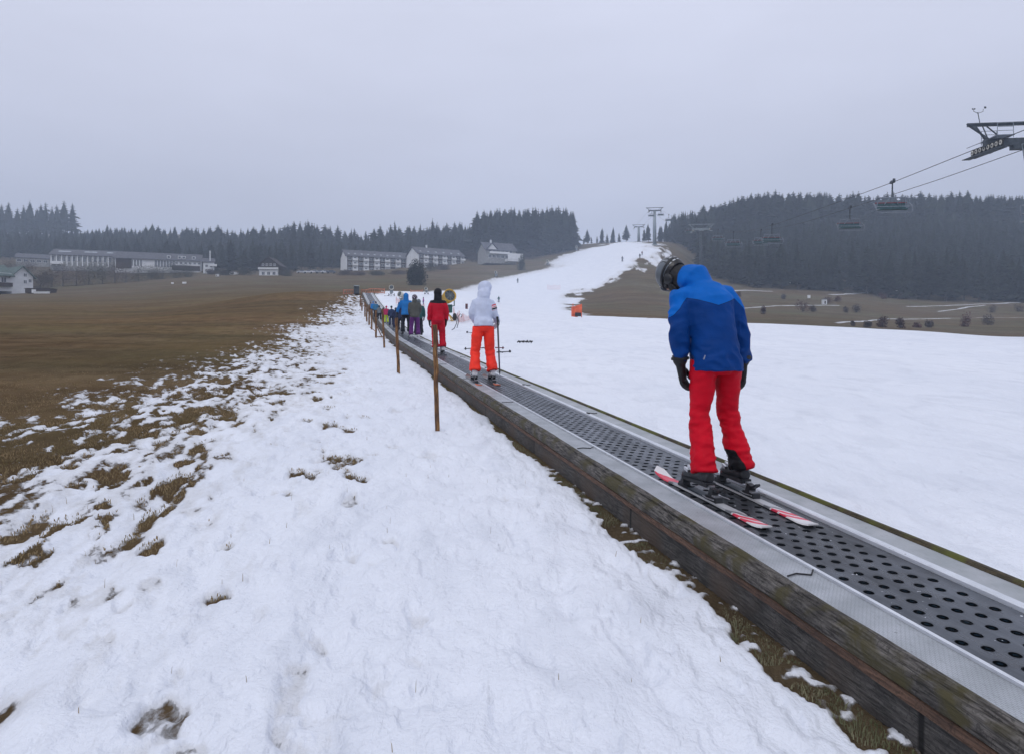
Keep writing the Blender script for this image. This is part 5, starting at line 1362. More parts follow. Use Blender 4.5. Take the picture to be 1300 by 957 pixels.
q = on(53, 190); mb = MB(); mb.box((0,0,.35), (4.2,.5,.5)); mb.box((0,0,.65), (4.4,.7,.06)); tag(mb.build('bench', M['white'], None, False, q), 'low white bench block in front of the dark shed', 'bench')
# left hotel complex
p0 = at(64, 338, 330); p1 = at(143, 336, 338)
t, L, rf = house('long left hotel wing with white columns and skylights on a grey roof', 'hotel', 'hotel_wing', p0, p1, 16, 5.6, 8.9, M['concrete'], M['roof'], .8, 0)
for k in range(12):
    x = L*(k+.5)/12; window(t, x, 3.6, L/12*.55, 2.6, -.05)
    mb = MB(); mb.box((L*(k+.02)/12+.3, -.2, 2.9), (.5,.3,5.2)); mb.build('column', M['whitep'], t)
mb = MB(); mb.box((L*.12,-2,1.6), (L*.2,.15,1.3)); mb.box((L*.12,-1,.9), (L*.2,2,.2)); mb.build('balcony', M['whitep'], t)
for k in (1.6, 2.8, 6.6, 7.9, 11): 
    mb = MB(); mb.box((L*k/12, 4.4, 7.75), (2.6,1.2,.15), Matrix.Rotation(math.atan(3.3/8), 3, 'X')); mb.build('skylight', M['skyl'], rf)
p0 = at(20, 334, 345); p1 = at(62, 334, 352)
t, L, rf = house('low dark annexe with a curved looking grey roof at the far left of the hotel', 'annexe', 'annexe', p0, p1, 12, 2.8, 5.2, M['concrete'], M['roof'], .5, 0)
for k in range(5): window(t, L*(k+.5)/5, 1.3, 1.8, 1.2)
p0 = at(146, 341, 322); p1 = at(254, 338, 335)
t, L, rf = house('long right hotel wing with a white band, dormers and a large glazed front', 'hotel', 'hotel_wing', p0, p1, 15, 5.0, 8.6, M['white'], M['roof'], .8, 0)
mb = MB(); mb.box((L*.10,-.1,2.4), (L*.18,.2,4.6)); mb.build('timber_recess', M['darkwood'], t)
for k in range(4): window(t, L*(.22+.035*k)-1, 2.9, .8, 3.0, -.05)
for k in range(7): window(t, L*(.47+.035*k), 2.9, 1.0, 3.2, -.05)
for k in range(7): window(t, L*(.66+.055*k), 3.6, 1.1, .9, -.05)
mb = MB(); mb.box((L*.83,-.12,1.2), (L*.34,.25,2.4)); mb.build('timber_skirt', M['darkwood'], t)
for k in (.62,.75,.80,.92):
    mb = MB(); mb.box((L*k, 2.2, 6.4), (1.5,2.6,1.4)); d = mb.build('dormer', M['white'], rf); mb = MB(); mb.box((L*k,.86,6.4), (1.0,.06,.9)); mb.build('pane', M['glass'], d)
p0 = at(258, 342, 325); p1 = at(272, 341.5, 327)
t, L, rf = house('small white annexe with chimney tower at the right end of the hotel', 'annexe', 'annexe', p0, p1, 8, 3.5, 5.4, M['white'], M['roof'], .5, 0)
mb = MB(); mb.box((L*.62,1,4.5), (.55,.55,8.5)); mb.box((L*.62,1,8.85), (.75,.75,.2)); mb.build('chimney_tower', M['white'], t)
for k in range(2): window(t, L*(.3+.4*k), 1.6, 1.0, 1.2)
mb = MB(); mb.box((L*.9,-1.2,2.0), (3.2,.12,.9)); mb.box((L*.9,-.6,1.5), (3.2,1.2,.12)); mb.build('balcony', M['whitep'], t)
# rock cutting with retaining wall
M['rock'] = mat('tan rock', (.34,.30,.26), .95, 0, .35, .35, .8, 1.2)
q = hit(1018, 358, 70)
mb = MB()
for k in range(22):
    f = k/21; x = -9 + 17*f; h = 3.4*(1-.75*f) + .8*mnoise.noise(Vector((k*.9,0,0)))
    mb.ell((x, 1.5+mnoise.noise(Vector((k*.7,3,0)))*1.5, h*.3), (1.3, 1.6, max(.7, h*.72)), Matrix.Rotation(k*.7, 3, 'Z'), 9, 6)
rk = mb.build('rock_outcrop', M['rock'], None, False, q); tag(rk, 'pale tan rock face at the foot of the forest above the field', 'rock face')
# cars on the hotel access road
def car_mesh(c):
    mb = MB(); prof = [(-2.1,.35),(-2.15,.75),(-1.9,.95),(-1.35,1.02),(-.75,1.42),(.75,1.45),(1.35,1.02),(2.0,.88),(2.15,.6),(2.1,.35)]
    mb.prism([(x, -.85, z) for x, z in prof], (0,0,0), (0,1.7,0)); body = mb.mesh('body', mat('car paint %g' % c[0], c, .3, .2, .03, 1))
    return body
mb = MB(); mb.prism([(-1.2,-.87,1.02),(-.72,-.87,1.36),(.70,-.87,1.38),(1.18,-.87,1.02)], (0,0,0), (0,1.74,0)); CW = mb.mesh('side_window', M['glass'])
mb = MB(); mb.tube([(0,-.1,0),(0,.1,0)], .32, 14); CWH = mb.mesh('wheel', M['rubber'])
for i, (px, c, lab) in enumerate([(383,(.45,.46,.48),'silver grey parked car, leftmost of the row left of the apartment blocks'),(391,(.62,.63,.65),'pale parked car, second from the left in the row'),(399,(.7,.7,.72),'white parked car in the middle of the row'),(406,(.35,.37,.4),'grey parked car right of the white one'),(413,(.66,.67,.7),'light parked car, second from the right in the row'),(420,(.10,.11,.13),'dark parked car, rightmost of the row')]):
    Y = 300; q = at(px, 347.6 - .01*i, Y); q.z = max(q.z, on(px, Y).z)
    t = empty('parked_car', q, R(25), lab, 'car', 'cars parked in a row by the apartment blocks')
    link('body', car_mesh(c), t); link('side_window', CW, t)
    for x in (-1.35, 1.35):
        for y in (-.78, .78): link('wheel', CWH, t, (x, y, .32))
# small white huts and signs in the right hand field
def hut(label, px, yb, w, h, name='hut', roof=True):
    q = hit(px, yb, 70); s = q.y/F; W = w*s; Hh = h*s
    t = empty(name, q, R(random.uniform(-20, 20)), label, name.replace('_', ' '))
    if name == 'sign_board':
        mb = MB(); mb.box((0,0,Hh*.7), (W,.08,Hh*.6)); mb.build('panel', M['whitep'], t)
        for sx in (-1,1): mb = MB(); mb.tube([(sx*W*.35,.05,-.2),(sx*W*.35,.05,Hh*.5)], .05, 6); mb.build('leg', M['darkwood'], t)
    else:
        mb = MB(); mb.box((0,0,Hh*.42), (W,W*.8,Hh*.84)); mb.build('wall', M['white'], t)
        mb = MB(); mb.prism([(-W*.6,-W*.5,Hh*.84),(W*.6,-W*.5,Hh*.84),(0,-W*.5,Hh*1.05)], (0,0,0), (0,W,0)); mb.build('roof', M['roof'], t)
        mb = MB(); mb.box((0,-W*.41,Hh*.35), (W*.35,.05,Hh*.5)); mb.build('door', M['darkwood'], t)
hut('small white sign in the field above the upper path, below the rock face', 1002, 361.5, 3.2, 4, 'sign_board')
hut('small white information board on two legs left of the white hut', 1027, 381.5, 3.4, 6.5, 'sign_board')
hut('white hut in the field between two reddish bushes', 1046.5, 387, 5, 7.5)
hut('small white sign at the foot of the dark forest', 1139, 376, 3, 7, 'sign_board')
hut('small white sign in the left field in front of the hotel hedge', 219, 362, 3.5, 3.2, 'sign_board')
hut('wide white sign board in the left field below the hotel', 234, 362, 5.5, 3.8, 'sign_board')
hut('tiny white marker hut at the corner of the left field near the chimney tower', 276, 351.5, 3.4, 3.6)
hut('low white shed roof in front of the forest right of the hotel', 297, 349, 9, 3.6)

drape('path', [tuple(on(px, Y)[:2]) for px, Y in ((852,425),(872,418),(892,400),(908,385))], (9,6), M['tanpath'])
# ------------------------------------------------------------------ trees
def foliage_mat(name, a, b_, sc=1.2):
    m, nt, b = new_mat(name); L = nt.links.new; nn = nt.nodes.new
    tc = nn('ShaderNodeTexCoord'); oi = nn('ShaderNodeObjectInfo')
    n = nn('ShaderNodeTexNoise'); n.inputs['Scale'].default_value = sc; n.inputs['Detail'].default_value = 4; L(tc.outputs['Object'], n.inputs['Vector'])
    mr = nn('ShaderNodeMapRange'); mr.inputs[1].default_value = .3; mr.inputs[2].default_value = .7; L(n.outputs[0], mr.inputs[0])
    x = nn('ShaderNodeMix'); x.data_type = 'RGBA'; L(mr.outputs[0], x.inputs[0]); x.inputs[6].default_value = (*a, 1); x.inputs[7].default_value = (*b_, 1)
    h = nn('ShaderNodeHueSaturation'); m2 = nn('ShaderNodeMapRange'); m2.inputs[3].default_value = .7; m2.inputs[4].default_value = 1.35; L(oi.outputs['Random'], m2.inputs[0]); L(m2.outputs[0], h.inputs['Value'])
    L(x.outputs[2], h.inputs['Color']); L(h.outputs[0], b.inputs['Base Color']); b.inputs['Roughness'].default_value = .9; b.inputs['Specular IOR Level'].default_value = .1
    return m
M['needles'] = foliage_mat('spruce needles', (.010,.014,.011), (.032,.037,.025))
M['needles2'] = foliage_mat('lighter needles', (.030,.042,.022), (.080,.088,.050))
M['bark'] = mat('grey brown bark', (.10,.085,.07), .95, 0, .25, 3)
M['twigs'] = foliage_mat('bare brown twigs', (.055,.045,.042), (.13,.105,.095), 2)
M['redtwigs'] = foliage_mat('reddish bush', (.055,.030,.028), (.13,.062,.058), 2)
M['hedge'] = foliage_mat('grey green bush', (.030,.036,.026), (.085,.085,.062), 1)
def spruce(H, r, rs, whorls=17, full=1.0, bare=.10):
    """crown of drooping ragged branches as numpy arrays, plus trunk faces"""
    vs = []; fs = []
    z = H*bare; pw = rs.uniform(1.3, 3.2); core = rs.uniform(.5,.9); ll = (rs.uniform(-.5,.5), rs.uniform(-.5,.5))
    while z < H*.985:
        f = (z - H*bare)/(H*(1-bare)); rad = r*(1-f**pw)*(.62+.6*rs.rand())*full*(1-.20*f) + .15
        nb = int(8 + 5*(1-f)); a0 = rs.rand()*6.28
        for k in range(nb):
            a = a0 + 6.283*k/nb + rs.uniform(-.25,.25); L_ = rad*rs.uniform(.45,1.25); dr = L_*rs.uniform(.20,.55); w = L_*rs.uniform(.22,.34) + .06
            ca, sa = math.cos(a), math.sin(a); zz = z + rs.uniform(-.55,.55)
            b = len(vs)
            vs += [(0,0,zz+.12*L_), (ca*L_*.55-sa*w, sa*L_*.55+ca*w, zz-dr*.35-.1*rs.rand()), (ca*L_, sa*L_, zz-dr+.18*L_), (ca*L_*.55+sa*w, sa*L_*.55-ca*w, zz-dr*.35-.1*rs.rand()), (ca*L_*.6, sa*L_*.6, zz-dr*.2+.15*L_)]
            fs += [(b,b+1,b+4),(b+1,b+2,b+4),(b+2,b+3,b+4),(b+3,b,b+4)]
        z += H/whorls*(.75+.35*rs.rand())*(1-.35*f)
    b = len(vs); vs += [(.10,0,H*.9),(-.05,.09,H*.9),(-.05,-.09,H*.9),(0,0,H*1.02)]; fs += [(b,b+1,b+3),(b+1,b+2,b+3),(b+2,b,b+3)]
    # dark inner stem mass so that the crown is not see-through
    b = len(vs); n = 7
    for j, (zz, rr) in enumerate(((H*bare, r*.40*core), (H*.35, r*.60*core), (H*.7, r*.45*core), (H*.93, .08))):
        for k in range(n): q = rr*rs.uniform(.7,1.3); vs.append((q*math.cos(6.283*k/n), q*math.sin(6.283*k/n), zz))
    for j in range(3):
        for k in range(n): p = b+j*n+k; p2 = b+j*n+(k+1) % n; fs.append((p,p2,p2+n,p+n))
    ncrown = len(fs)
    b = len(vs); tr = r*.055+.06
    for zz, rr in ((-1.0, tr*1.2), (H*.5, tr*.8)):
        for k in range(6): vs.append((rr*math.cos(1.047*k), rr*math.sin(1.047*k), zz))
    for k in range(6): fs.append((b+k, b+(k+1) % 6, b+6+(k+1) % 6, b+6+k))
    return vs, fs, ncrown
def mk_spruce(name, H, r, seed, m='needles', **k):
    vs, fs, nc = spruce(H, r, np.random.RandomState(seed), **k)
    me = bpy.data.meshes.new(name); me.from_pydata(vs, [], fs); me.materials.append(M[m]); me.materials.append(M['bark'])
    for i in range(nc, len(fs)): me.polygons[i].material_index = 1
    return me, (vs, fs, nc)
VAR = []
for i in range(14):
    VAR.append(mk_spruce('spruce_tree', 22, 3.1 + .35*(i % 4), 100+i, 'needles', whorls=22+i % 3, bare=(.06,.10,.16)[i % 3]))
TALL = [mk_spruce('spruce_tree', 26, 4.2, 300+i, 'needles', whorls=15, full=.85, bare=.30) for i in range(4)]
def tree_at(x, y, H, var, label, group, dz=0, name='spruce_tree', base=22.0, wid=1.0):
    o = link(name, var, None, (x, y, gz(x, y)+dz)); s = H/base; o.scale = (s*wid, s*wid, s); o.rotation_euler = (R(random.uniform(-2,2)), R(random.uniform(-2,2)), random.uniform(0, 6.28))
    return tag(o, label, 'spruce tree', group)
def merged(name, items, label):
    """items: (x,y,H,variant data,width)"""
    V_ = []; Fq = []; mi = []; base = 0
    for x, y, H, (vs, fs, nc), wd, bH in items:
        a = np.array(vs); s = H/bH; th = random.uniform(0, 6.28); c, sn = math.cos(th), math.sin(th)
        q = np.stack([(a[:,0]*c - a[:,1]*sn)*s*wd + x, (a[:,0]*sn + a[:,1]*c)*s*wd + y, a[:,2]*s + gz(x, y)], 1)
        V_.append(q); Fq += [tuple(i+base for i in f) for f in fs]; mi += [0]*nc + [1]*(len(fs)-nc); base += len(vs)
    me = bpy.data.meshes.new(name); me.from_pydata(np.vstack(V_).tolist(), [], Fq); me.materials.append(M['needles']); me.materials.append(M['bark'])
    me.polygons.foreach_set('material_index', mi); me.update()
    o = link(name, me); return tag(o, label, 'forest', None, 'stuff')
rt_ = random.Random(5)
def band(pxs, Yf, Yb, rows, dx, Hm, HM, frontn=None):
    """staggered rows of (x, y, H) between two distances; Yf/Yb functions of px"""
    out = []
    for r_ in range(rows):
        f = r_/max(1, rows-1); px = pxs[0]
        while px < pxs[1]:
            yf, yb = Yf(px), Yb(px); Y = yf + (yb-yf)*f + rt_.uniform(-2.5, 2.5)
            out.append((r_, px, (px-CX)/F*Y, Y, rt_.uniform(Hm, HM)))
            px += dx*F/Y*rt_.uniform(.65, 1.35)
    return out
def lin(*pts):
    xs = [a for a, b in pts]; ys = [b for a, b in pts]
    return lambda px: float(np.interp(px, xs, ys))
forest_items = []
GRP = {'R': ('dark spruce in the front row of the hillside forest behind the chairlift', 'spruces along the front edge of the hillside forest'),
       'C': ('spruce on the skyline of the hillside forest behind the chairlift', 'spruces on the skyline of the hillside forest'),
       'S': ('tall spruce in the dense square stand beside the top of the snow slope', 'spruces of the dense stand beside the slope'),
       'M': ('hazy spruce in the long forest edge behind the hotel and apartment blocks', 'spruces of the forest edge behind the buildings'),
       'P': ('taller spruce rising above the forest behind the apartment blocks', 'taller spruces behind the apartment blocks'),
       'K': ('spruce on the right shoulder of the crest beside the lift pylons', 'spruces on the shoulder by the lift pylons')}
nind = {k: 0 for k in GRP}
def put(key, lst, ind, hfun=None, wid=1.0, cap=999):
    for (r_, px, x, y, H) in lst:
        if hfun: H = hfun(px, y, H)
        if H < 3: continue
        v = rt_.randrange(len(VAR)); wd_ = wid*rt_.uniform(.85,1.4)
        if ind(r_, px) and nind[key] < cap and -30 < px < 1330:
            lab, g = GRP[key]; tree_at(x, y, H, VAR[v][0], lab, g, wid=wd_); nind[key] += 1
        else: forest_items.append((x, y, H, VAR[v][1], wd_, 22.0))
# top profile (picture row of the tree tops) gives each rear tree its height on the real hill
def top_h(prof, lo=10, hi=30, jit=2.5):
    def f(px, y, H):
        jj = rt_.uniform(-jit, jit*.6) if rt_.random() > .12 else -jit*1.7
        zt = CZ - (prof(px) + jj + 1 - HY)/F*y; h = zt - gz((px-CX)/F*y, y)
        return min(max(h, lo), hi)
    return f
fR = lin((880,330),(905,285),(960,262),(1050,262),(1150,246),(1300,246),(1800,246)); bR = lin((880,415),(960,410),(1050,420),(1150,412),(1300,412),(1800,412))
tR = lin((850,273),(870,268),(892,262),(897,249),(960,245),(1050,246),(1100,249),(1200,247),(1300,249),(1800,250))
rows = band((893,1500), fR, bR, 20, 5.0, 11, 17)
put('R', [t_ for t_ in rows if t_[0] == 0], lambda r_, px: True, lambda px, y, H: H*1.15, 1.15, 60)
put('R', [t_ for t_ in rows if 0 < t_[0] < 16], lambda r_, px: False, None, 1.3)
last = [t_ for t_ in rows if t_[0] >= 16]
put('C', last, lambda r_, px: r_ == 19, top_h(tR, 8, 26, 3.6), 1.7, 90)
# shoulder left of it, up to the crest
fK = lin((836,425),(860,405),(900,345)); bK = lin((836,450),(860,455),(900,440)); tK = lin((836,288),(846,283),(856,275),(866,270),(893,262))
rows = band((838,897), fK, bK, 5, 4.2, 12, 18)
put('K', rows, lambda r_, px: r_ in (0, 4), top_h(tK, 6, 22, 3), .9, 40)
# dense stand
fS = lin((600,375),(736,385)); bS = lin((600,410),(736,412)); tS = lin((598,276),(604,271),(640,267),(720,264),(728,270),(733,287))
rows = band((606,731), fS, bS, 6, 3.9, 20, 24)
put('S', rows, lambda r_, px: r_ in (0, 5), top_h(tS, 12, 30, 2.5), 1.15, 60)
# forest behind the buildings
fM = lin((-200,430),(0,420),(150,400),(300,335),(360,335),(430,385),(610,395)); bM = lin((-200,560),(150,540),(300,500),(610,470))
tM = lin((-200,285),(95,293),(140,290),(200,288),(300,291),(345,288),(372,284),(390,281),(410,286),(440,293),(470,299),(480,290),(530,288),(560,288),(600,285))
rows = band((-160,612), fM, bM, 8, 5.0, 13, 20)
put('M', [t_ for t_ in rows if t_[0] < 6], lambda r_, px: r_ == 0 and px > 90, lambda px, y, H: H*.85, 1.2, 60)
put('M', [t_ for t_ in rows if t_[0] >= 6], lambda r_, px: False, top_h(tM, 8, 28, 3.5), 1.5)
for px, yt in ((476,292),(482,285),(503,281),(521,286),(534,284),(550,277),(553,282),(577,284),(585,282),(594,287),(372,281),(393,279),(400,284),(385,286),(445,290),(430,289)):
    y = 430; tree_at((px-CX)/F*y, y, max(10, CZ-(yt-HY)/F*y - gz((px-CX)/F*y, y)), VAR[rt_.randrange(14)][0], *GRP['P'], wid=.95)
# tall hazy pines on the left
for i, (px, yt) in enumerate([(-18,262),(2,258),(11,256),(22,263),(30,260),(38,254),(47,264),(58,256),(66,262),(72,259),(81,254),(92,257),(-8,255),(52,258)]):
    y = 575 + (i % 4)*8; x = (px-CX)/F*y; g0 = gz(x, y); o = link('pine_tree', TALL[i % 4][0], None, (x, y, g0)); H = CZ-(yt-HY)/F*y - g0; o.scale = (H/26*1.35, H/26*1.35, H/26); o.rotation_euler.z = i*1.3
    tag(o, 'tall hazy conifer in the group standing highest at the far left' if px < 76 else ('tall hazy conifer with a gappy crown at the right end of the left group' if px > 85 else 'tall hazy conifer second from the right end of the left group'), 'conifer', 'tall conifers at the far left' if px < 76 else None)
# crest trees between the stand and the pylons
for px, yt, lab in ((745.5,291,'slim spruce standing alone right of the dense stand'),(741,301,'low spruce leaning against the lone slim spruce on the crest'),(764,289,'spruce with a thin top on the crest, left of the broad one'),(778,288,'broad spruce in the middle of the crest'),(771,297,'short spruce between the thin topped and the broad spruce'),(786,296,'short spruce right of the broad one on the crest'),(795,285,'thin spruce top left of the small pylon'),(823,284,'spruce just left of the tall pylon mast'),(818,290,'short spruce between the two pylons'),(839,287,'spruce right of the tall pylon mast'),(758,300,'lowest spruce left of the thin topped one on the crest'),(751,303,'small spruce right of the lone slim spruce')):
    y = 445; x = (px-CX)/F*y; g0 = gz(x, y); tree_at(x, y, max(5, CZ-(yt-HY)/F*y-g0), VAR[rt_.randrange(14)][0], lab, 'spruces on the crest', wid=1.15)
merged('spruce_forest', forest_items, 'mass of dark spruces filling the forests on the hillside and behind the buildings')
# big round conifer and small one in the brown field
def bush(name, q, rx, rz, n, m, label, cat, group=None, leaf=.35, seed=0, cone=0.0, stems=True, squash=1.0):
    rs = np.random.RandomState(seed+50); t = empty(name, q, 0, label, cat, group); vs = []; fs = []
    lob = [(rs.uniform(-.45,.45)*rx, rs.uniform(-.45,.45)*rx, rs.uniform(.18,.66)*rz, rs.uniform(.45,.7)) for _ in range(9)]
    for i in range(n):
        lx, ly, lz, lr = lob[rs.randint(9)]; d = rs.normal(size=3); d /= np.linalg.norm(d); k = rs.rand()**.4
        p = np.array([lx + d[0]*rx*lr*k, ly + d[1]*rx*lr*k, lz + d[2]*rz*lr*.8*k])
        if cone: sc = 1 - cone*max(0, p[2]/rz - .25); p[0] *= sc; p[1] *= sc
        if p[2] < 0: p[2] = -p[2]*.6
        u = rs.normal(size=3); u /= np.linalg.norm(u); w = np.cross(u, rs.normal(size=3)); w /= np.linalg.norm(w)+1e-6; L_ = leaf*rs.uniform(.5,1.4)
        b = len(vs); vs += [tuple(p-u*L_*.5), tuple(p+w*L_*.35), tuple(p+u*L_*.6), tuple(p-w*L_*.3)]; fs.append((b,b+1,b+2,b+3))
    mb = MB(); mb.add(vs, fs); mb.build('crown', m, t)
    mb = MB()
    for k in range(5 if stems else 1):
        a = k*1.26; rx = rx if stems else .01; mb.tube([(0,0,-.2),(math.cos(a)*rx*.2,math.sin(a)*rx*.2,rz*.35),(math.cos(a)*rx*.45,math.sin(a)*rx*.45,rz*.8)], [rz*.022+.02,rz*.016+.01,.01], 5)
    mb.build('trunk', M['bark'], t); return t
q = hit(527, 362.5, 60); s = q.y/F; bush('round_conifer', q, 16*s*1.05, 32*s, 8000, M['needles'], 'broad round dark conifer standing alone in the brown field before the apartment blocks', 'conifer', None, .32, 1, .25)
q = hit(661, 343.5, 60); s = q.y/F; bush('round_conifer', q, 7*s, 22*s, 1600, M['needles2'], 'small upright conifer at the snow edge below the guesthouse', 'conifer', None, .35, 2, .5)
# bushes of the right hand field
for i, (px, yb, w, h, red) in enumerate([(1019.5,396,16,16,1),(969,399,7,12,1),(1062,383,10,9,1),(1087,397,10,14,0),(1121,380,9,10,1),(995,380,5,8,0),(1101,416,9,9,0),(1119,415.5,14,15,1),(1143,417,12,17,1),(1179,416,9,11,0),(1164,416,8,7,1),(1223.5,415,13,19,1),(1254,413,12,16,0),(1260,397,11,11,0),(1293,396,14,12,0),(1032,396,8,10,0),(1144,380,8,9,0),(1051,385,12,10,1),(937,377,9,8,1),(1074,397,7,9,0),(1083,414,5,6,0),(943,402,5,6,0)]):
    q = hit(px, yb, 62); s = q.y/F
    words_ = ['largest reddish bush near the middle of the field','narrow reddish bush by the lower path at the left','reddish bush right of the white hut','upright grey bush right of the path end','dark reddish bush at the forest foot by the track','tiny bush below the rock face','low grey bush just above the snow edge, leftmost of three','round reddish bush just above the snow edge','tall reddish bush beside the lower snowy path','lone low grey bush above the snow edge','faint low reddish bush left of the lone grey one','tall reddish bush in the lower right of the field','upright grey bush at the right of the field','small grey bush by the snowy upper path','wide low bush at the right picture edge','grey bush right of the largest reddish one','small grey bush right of the sign at the forest foot','low reddish bush touching the white hut','small reddish bush at the end of the uppermost path','low grey bush left of the upright grey bush','tiny grey tuft bush above the snow edge','tiny bush at the left end of the field behind the blue sleeve']
    bush('field_bush', q, w*s*.66, h*s*.92, 520, M['redtwigs'] if red else M['twigs'], words_[i], 'bush', 'bushes in the right hand field', .22*max(1, s*3.2), i)
# shrubs in front of the hotel
for i, (px, yb, w, h, k) in enumerate([(52,366,18,24,0),(66,365,18,30,0),(80,364,22,32,0),(97,363.5,22,30,0),(113,362,22,34,1),(130,361,22,31,1),(146,360,22,32,0),(160,359,20,26,0),(176,357.5,20,22,1),(192,355.5,20,19,1),(207,354.5,22,18,1),(222,353,22,19,1),(238,352,20,18,1),(36,350,22,24,0),(14,348,22,22,0),(268,349,12,8,0),(285,350,16,10,1),(310,350,18,12,1),(362,351,16,9,1),(436,350,16,8,0),(458,350,20,6,0),(480,350,20,6,1),(505,349,20,7,0),(545,345,18,12,1),(600,333,22,18,0),(612,333,20,14,0),(640,331,16,9,0),(676,330,22,14,0),(598,325,18,16,1),(560,343,18,8,0),(4,372,12,8,0)]):
    q = hit(px, yb, 60)
    if q is None: continue
    s = q.y/F; kind = 'bare grey twiggy shrub' if k == 0 else 'grey green shrub'
    where = 'in the hedge before the hotel' if px < 250 else ('by the left forest edge' if px < 370 else 'at the foot of the apartment blocks and guesthouse')
    bush('shrub', q, w*s*.75, h*s*.95, 3000, M['twigs'] if k == 0 else M['hedge'], f'{kind} {where}', 'shrub', f'{kind}s {where}', .22*max(1.0, s*2.6), 40+i, stems=False)

# ------------------------------------------------------------------ grass
def blades(name, pts, hmin, hmax, m, label, lean=.5, wid=.004):
    n = len(pts); rs = np.random.RandomState(9); a = rs.rand(n)*6.283; h = rs.uniform(hmin, hmax, n); ln = rs.uniform(0, lean, n)*h; b = rs.rand(n)*6.283
    P0 = np.array(pts); w = wid*rs.uniform(.6,1.4,n)
    dx, dy = np.cos(a)*w, np.sin(a)*w; lx, ly = np.cos(b)*ln, np.sin(b)*ln
    v0 = P0 + np.stack([-dx,-dy,-.01+0*h],1); v1 = P0 + np.stack([dx,dy,-.01+0*h],1)
    v2 = P0 + np.stack([lx*.35+dx*.7, ly*.35+dy*.7, h*.6],1); v3 = P0 + np.stack([lx*.35-dx*.7, ly*.35-dy*.7, h*.6],1); v4 = P0 + np.stack([lx, ly, h*.92],1)
    V_ = np.stack([v0,v1,v2,v3,v4],1).reshape(-1,3); k = np.arange(n)*5
    fs = [(i,i+1,i+2,i+3) for i in k] + [(i+3,i+2,i+4) for i in k]
    me = bpy.data.meshes.new(name); me.from_pydata(V_.tolist(), [], fs); me.materials.append(m); o = link(name, me); return tag(o, label, 'grass', None, 'stuff')
M['grassb'] = mat('brown dead grass', (.40,.29,.165), .9, 0, .3, 3, c2=(.19,.15,.075), spec=0)
M['grassg'] = mat('green and straw grass', (.30,.27,.17), .9, 0, .3, 6, c2=(.075,.095,.035))
def heights(X, Y): return terrain(np.array(X), np.array(Y))
rs = np.random.RandomState(4); n = 60000
s = 1.0 + rs.rand(n)**1.5*24; l = -rs.rand(n)*.42 - .095
X = O[0]+U[0]*s+N[0]*l; Y = O[1]+U[1]*s+N[1]*l
v, _, _ = snow_value(X, Y); keep = (v < .42) & (vnoise(X*5, Y*5) > .25)
X, Y = X[keep], Y[keep]; blades('verge_grass', np.stack([X, Y, heights(X, Y)], 1), 0.005, .018, M['grassg'], 'green and straw grass verge along the foot of the timber wall', 1.5, .0020)
n = 150000; th = rs.uniform(-40, 3, n); rr = 3 + rs.rand(n)**.9*17
X = rr*np.sin(np.radians(th)); Y = rr*np.cos(np.radians(th)); v, l_, s_ = snow_value(X, Y); keep = (v < .48 + .05*rs.rand(n)) & (l_ < -.6) & (rs.rand(n) > sstep(9, 19, rr))
X, Y = X[keep], Y[keep]; blades('dry_grass', np.stack([X, Y, heights(X, Y)], 1), .004, .014, M['grassb'], 'short brown dead grass on the bare parts of the left field', 1.6, .003)
n = 90; th = rs.uniform(-38, 25, n); rr = 1.6 + rs.rand(n)*6; X = rr*np.sin(np.radians(th)); Y = rr*np.cos(np.radians(th)); v, l_, s_ = snow_value(X, Y); keep = (l_ < -.4)
X, Y = X[keep], Y[keep]; blades('grass_stalks', np.stack([X, Y, heights(X, Y)+.04], 1), .01, .05, M['grassb'], 'single grass stalks poking through the near snow', .5, .0016)

# ------------------------------------------------------------------ world, sun, air
SUN_EL, SUN_AZ = 50, 200      # degrees; azimuth clockwise from +Y
w = bpy.data.worlds.new('World'); scene.world = w; w.use_nodes = True; nt = w.node_tree; bg = nt.nodes['Background']
sky = nt.nodes.new('ShaderNodeTexSky'); sky.sky_type = 'NISHITA'; sky.sun_disc = False; sky.sun_elevation = R(SUN_EL); sky.sun_rotation = R(SUN_AZ); sky.air_density = 1.5; sky.dust_density = 4
tc = nt.nodes.new('ShaderNodeTexCoord'); sx = nt.nodes.new('ShaderNodeSeparateXYZ'); nt.links.new(tc.outputs['Generated'], sx.inputs[0])
cr = nt.nodes.new('ShaderNodeValToRGB'); e = cr.color_ramp.elements
e[0].position = 0; e[0].color = (.64,.68,.85,1); e[1].position = 1; e[1].color = (.88,.92,1.03,1)
for ps, c_ in ((.20,(.65,.68,.83)),(.28,(.68,.705,.85)),(.44,(.79,.815,.97))): x = e.new(ps); x.color = (*c_,1)
nt.links.new(sx.outputs[2], cr.inputs[0])
mp = nt.nodes.new('ShaderNodeMapping'); mp.inputs['Scale'].default_value = (1.5,1.5,5); nt.links.new(tc.outputs['Generated'], mp.inputs[0])
n = nt.nodes.new('ShaderNodeTexNoise'); n.inputs['Scale'].default_value = 1.6; n.inputs['Detail'].default_value = 5; nt.links.new(mp.outputs[0], n.inputs['Vector'])
mr = nt.nodes.new('ShaderNodeMapRange'); mr.inputs[1].default_value = .25; mr.inputs[2].default_value = .75; mr.inputs[3].default_value = .92; mr.inputs[4].default_value = 1.06; nt.links.new(n.outputs[0], mr.inputs[0])
SC = 14.9
ml = nt.nodes.new('ShaderNodeVectorMath'); ml.operation = 'SCALE'; nt.links.new(cr.outputs[0], ml.inputs[0]); nt.links.new(mr.outputs[0], ml.inputs['Scale'])
m2 = nt.nodes.new('ShaderNodeVectorMath'); m2.operation = 'SCALE'; nt.links.new(ml.outputs[0], m2.inputs[0]); m2.inputs['Scale'].default_value = SC
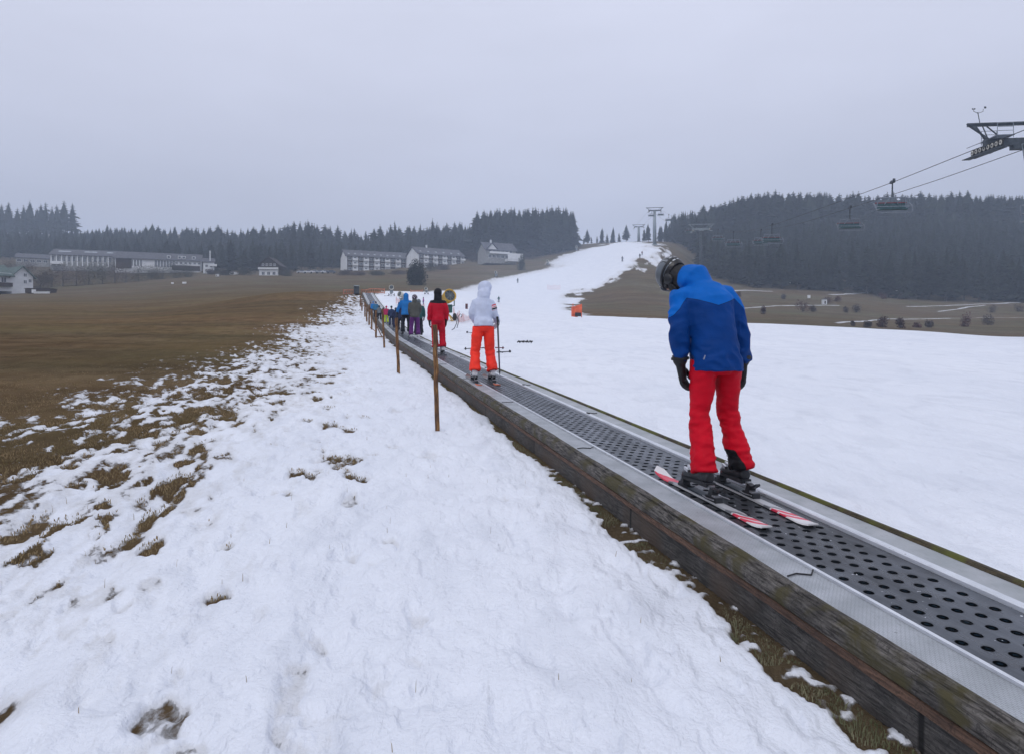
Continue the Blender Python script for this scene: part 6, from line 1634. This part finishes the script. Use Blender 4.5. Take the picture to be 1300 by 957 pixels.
mx = nt.nodes.new('ShaderNodeMix'); mx.data_type = 'RGBA'; mx.inputs[0].default_value = .94; nt.links.new(sky.outputs[0], mx.inputs[6]); nt.links.new(m2.outputs[0], mx.inputs[7]); 
nt.links.new(mx.outputs[2], bg.inputs[0]); bg.inputs[1].default_value = .07
sd = bpy.data.lights.new('sun', 'SUN'); sd.energy = 0.7; sd.angle = R(25); sd.color = (1,.97,.93); so = bpy.data.objects.new('sun', sd); col.objects.link(so)
dirv = Vector((math.sin(R(SUN_AZ))*math.cos(R(SUN_EL)), math.cos(R(SUN_AZ))*math.cos(R(SUN_EL)), math.sin(R(SUN_EL))))
so.rotation_euler = dirv.to_track_quat('Z', 'Y').to_euler()
mb = MB(); mb.box((0, 400, 40), (2100, 1100, 140)); hz = mb.build('haze', None) if False else None
me = bpy.data.meshes.new('haze'); X0, X1, Y0, Y1, Z0, Z1 = -1050, 1050, -1050, 1050, None, None
zs = [v.co.z for v in bpy.data.objects['ground'].data.vertices]; Z0 = min(zs) - 1.0; Z1 = max(max(zs), 100) + 3
mb = MB(); mb.box(((X0+X1)/2, (Y0+Y1)/2, (Z0+Z1)/2), (X1-X0, Y1-Y0, Z1-Z0)); me = bpy.data.meshes.new('haze'); me.from_pydata(mb.v, [], mb.f)
hm2 = bpy.data.materials.new('pale air'); hm2.use_nodes = True; h_nt = hm2.node_tree; h_nt.nodes.remove(h_nt.nodes['Principled BSDF'])
pv = h_nt.nodes.new('ShaderNodeVolumePrincipled'); pv.inputs['Color'].default_value = (.70,.82,1.0,1); pv.inputs['Density'].default_value = .00078; pv.inputs['Anisotropy'].default_value = .2
h_nt.links.new(pv.outputs[0], h_nt.nodes['Material Output'].inputs['Volume']); me.materials.append(hm2)
tag(link('haze', me), kind='stuff')

# ------------------------------------------------------------------ render settings
scene.view_settings.view_transform = 'Standard'; scene.view_settings.look = 'None'; scene.view_settings.gamma = 1; scene.view_settings.exposure = 0
scene.render.engine = 'CYCLES'; scene.cycles.use_denoising = True
scene.cycles.max_bounces = 6; scene.cycles.diffuse_bounces = 3; scene.cycles.volume_bounces = 1; scene.cycles.caustics_reflective = False; scene.cycles.caustics_refractive = False
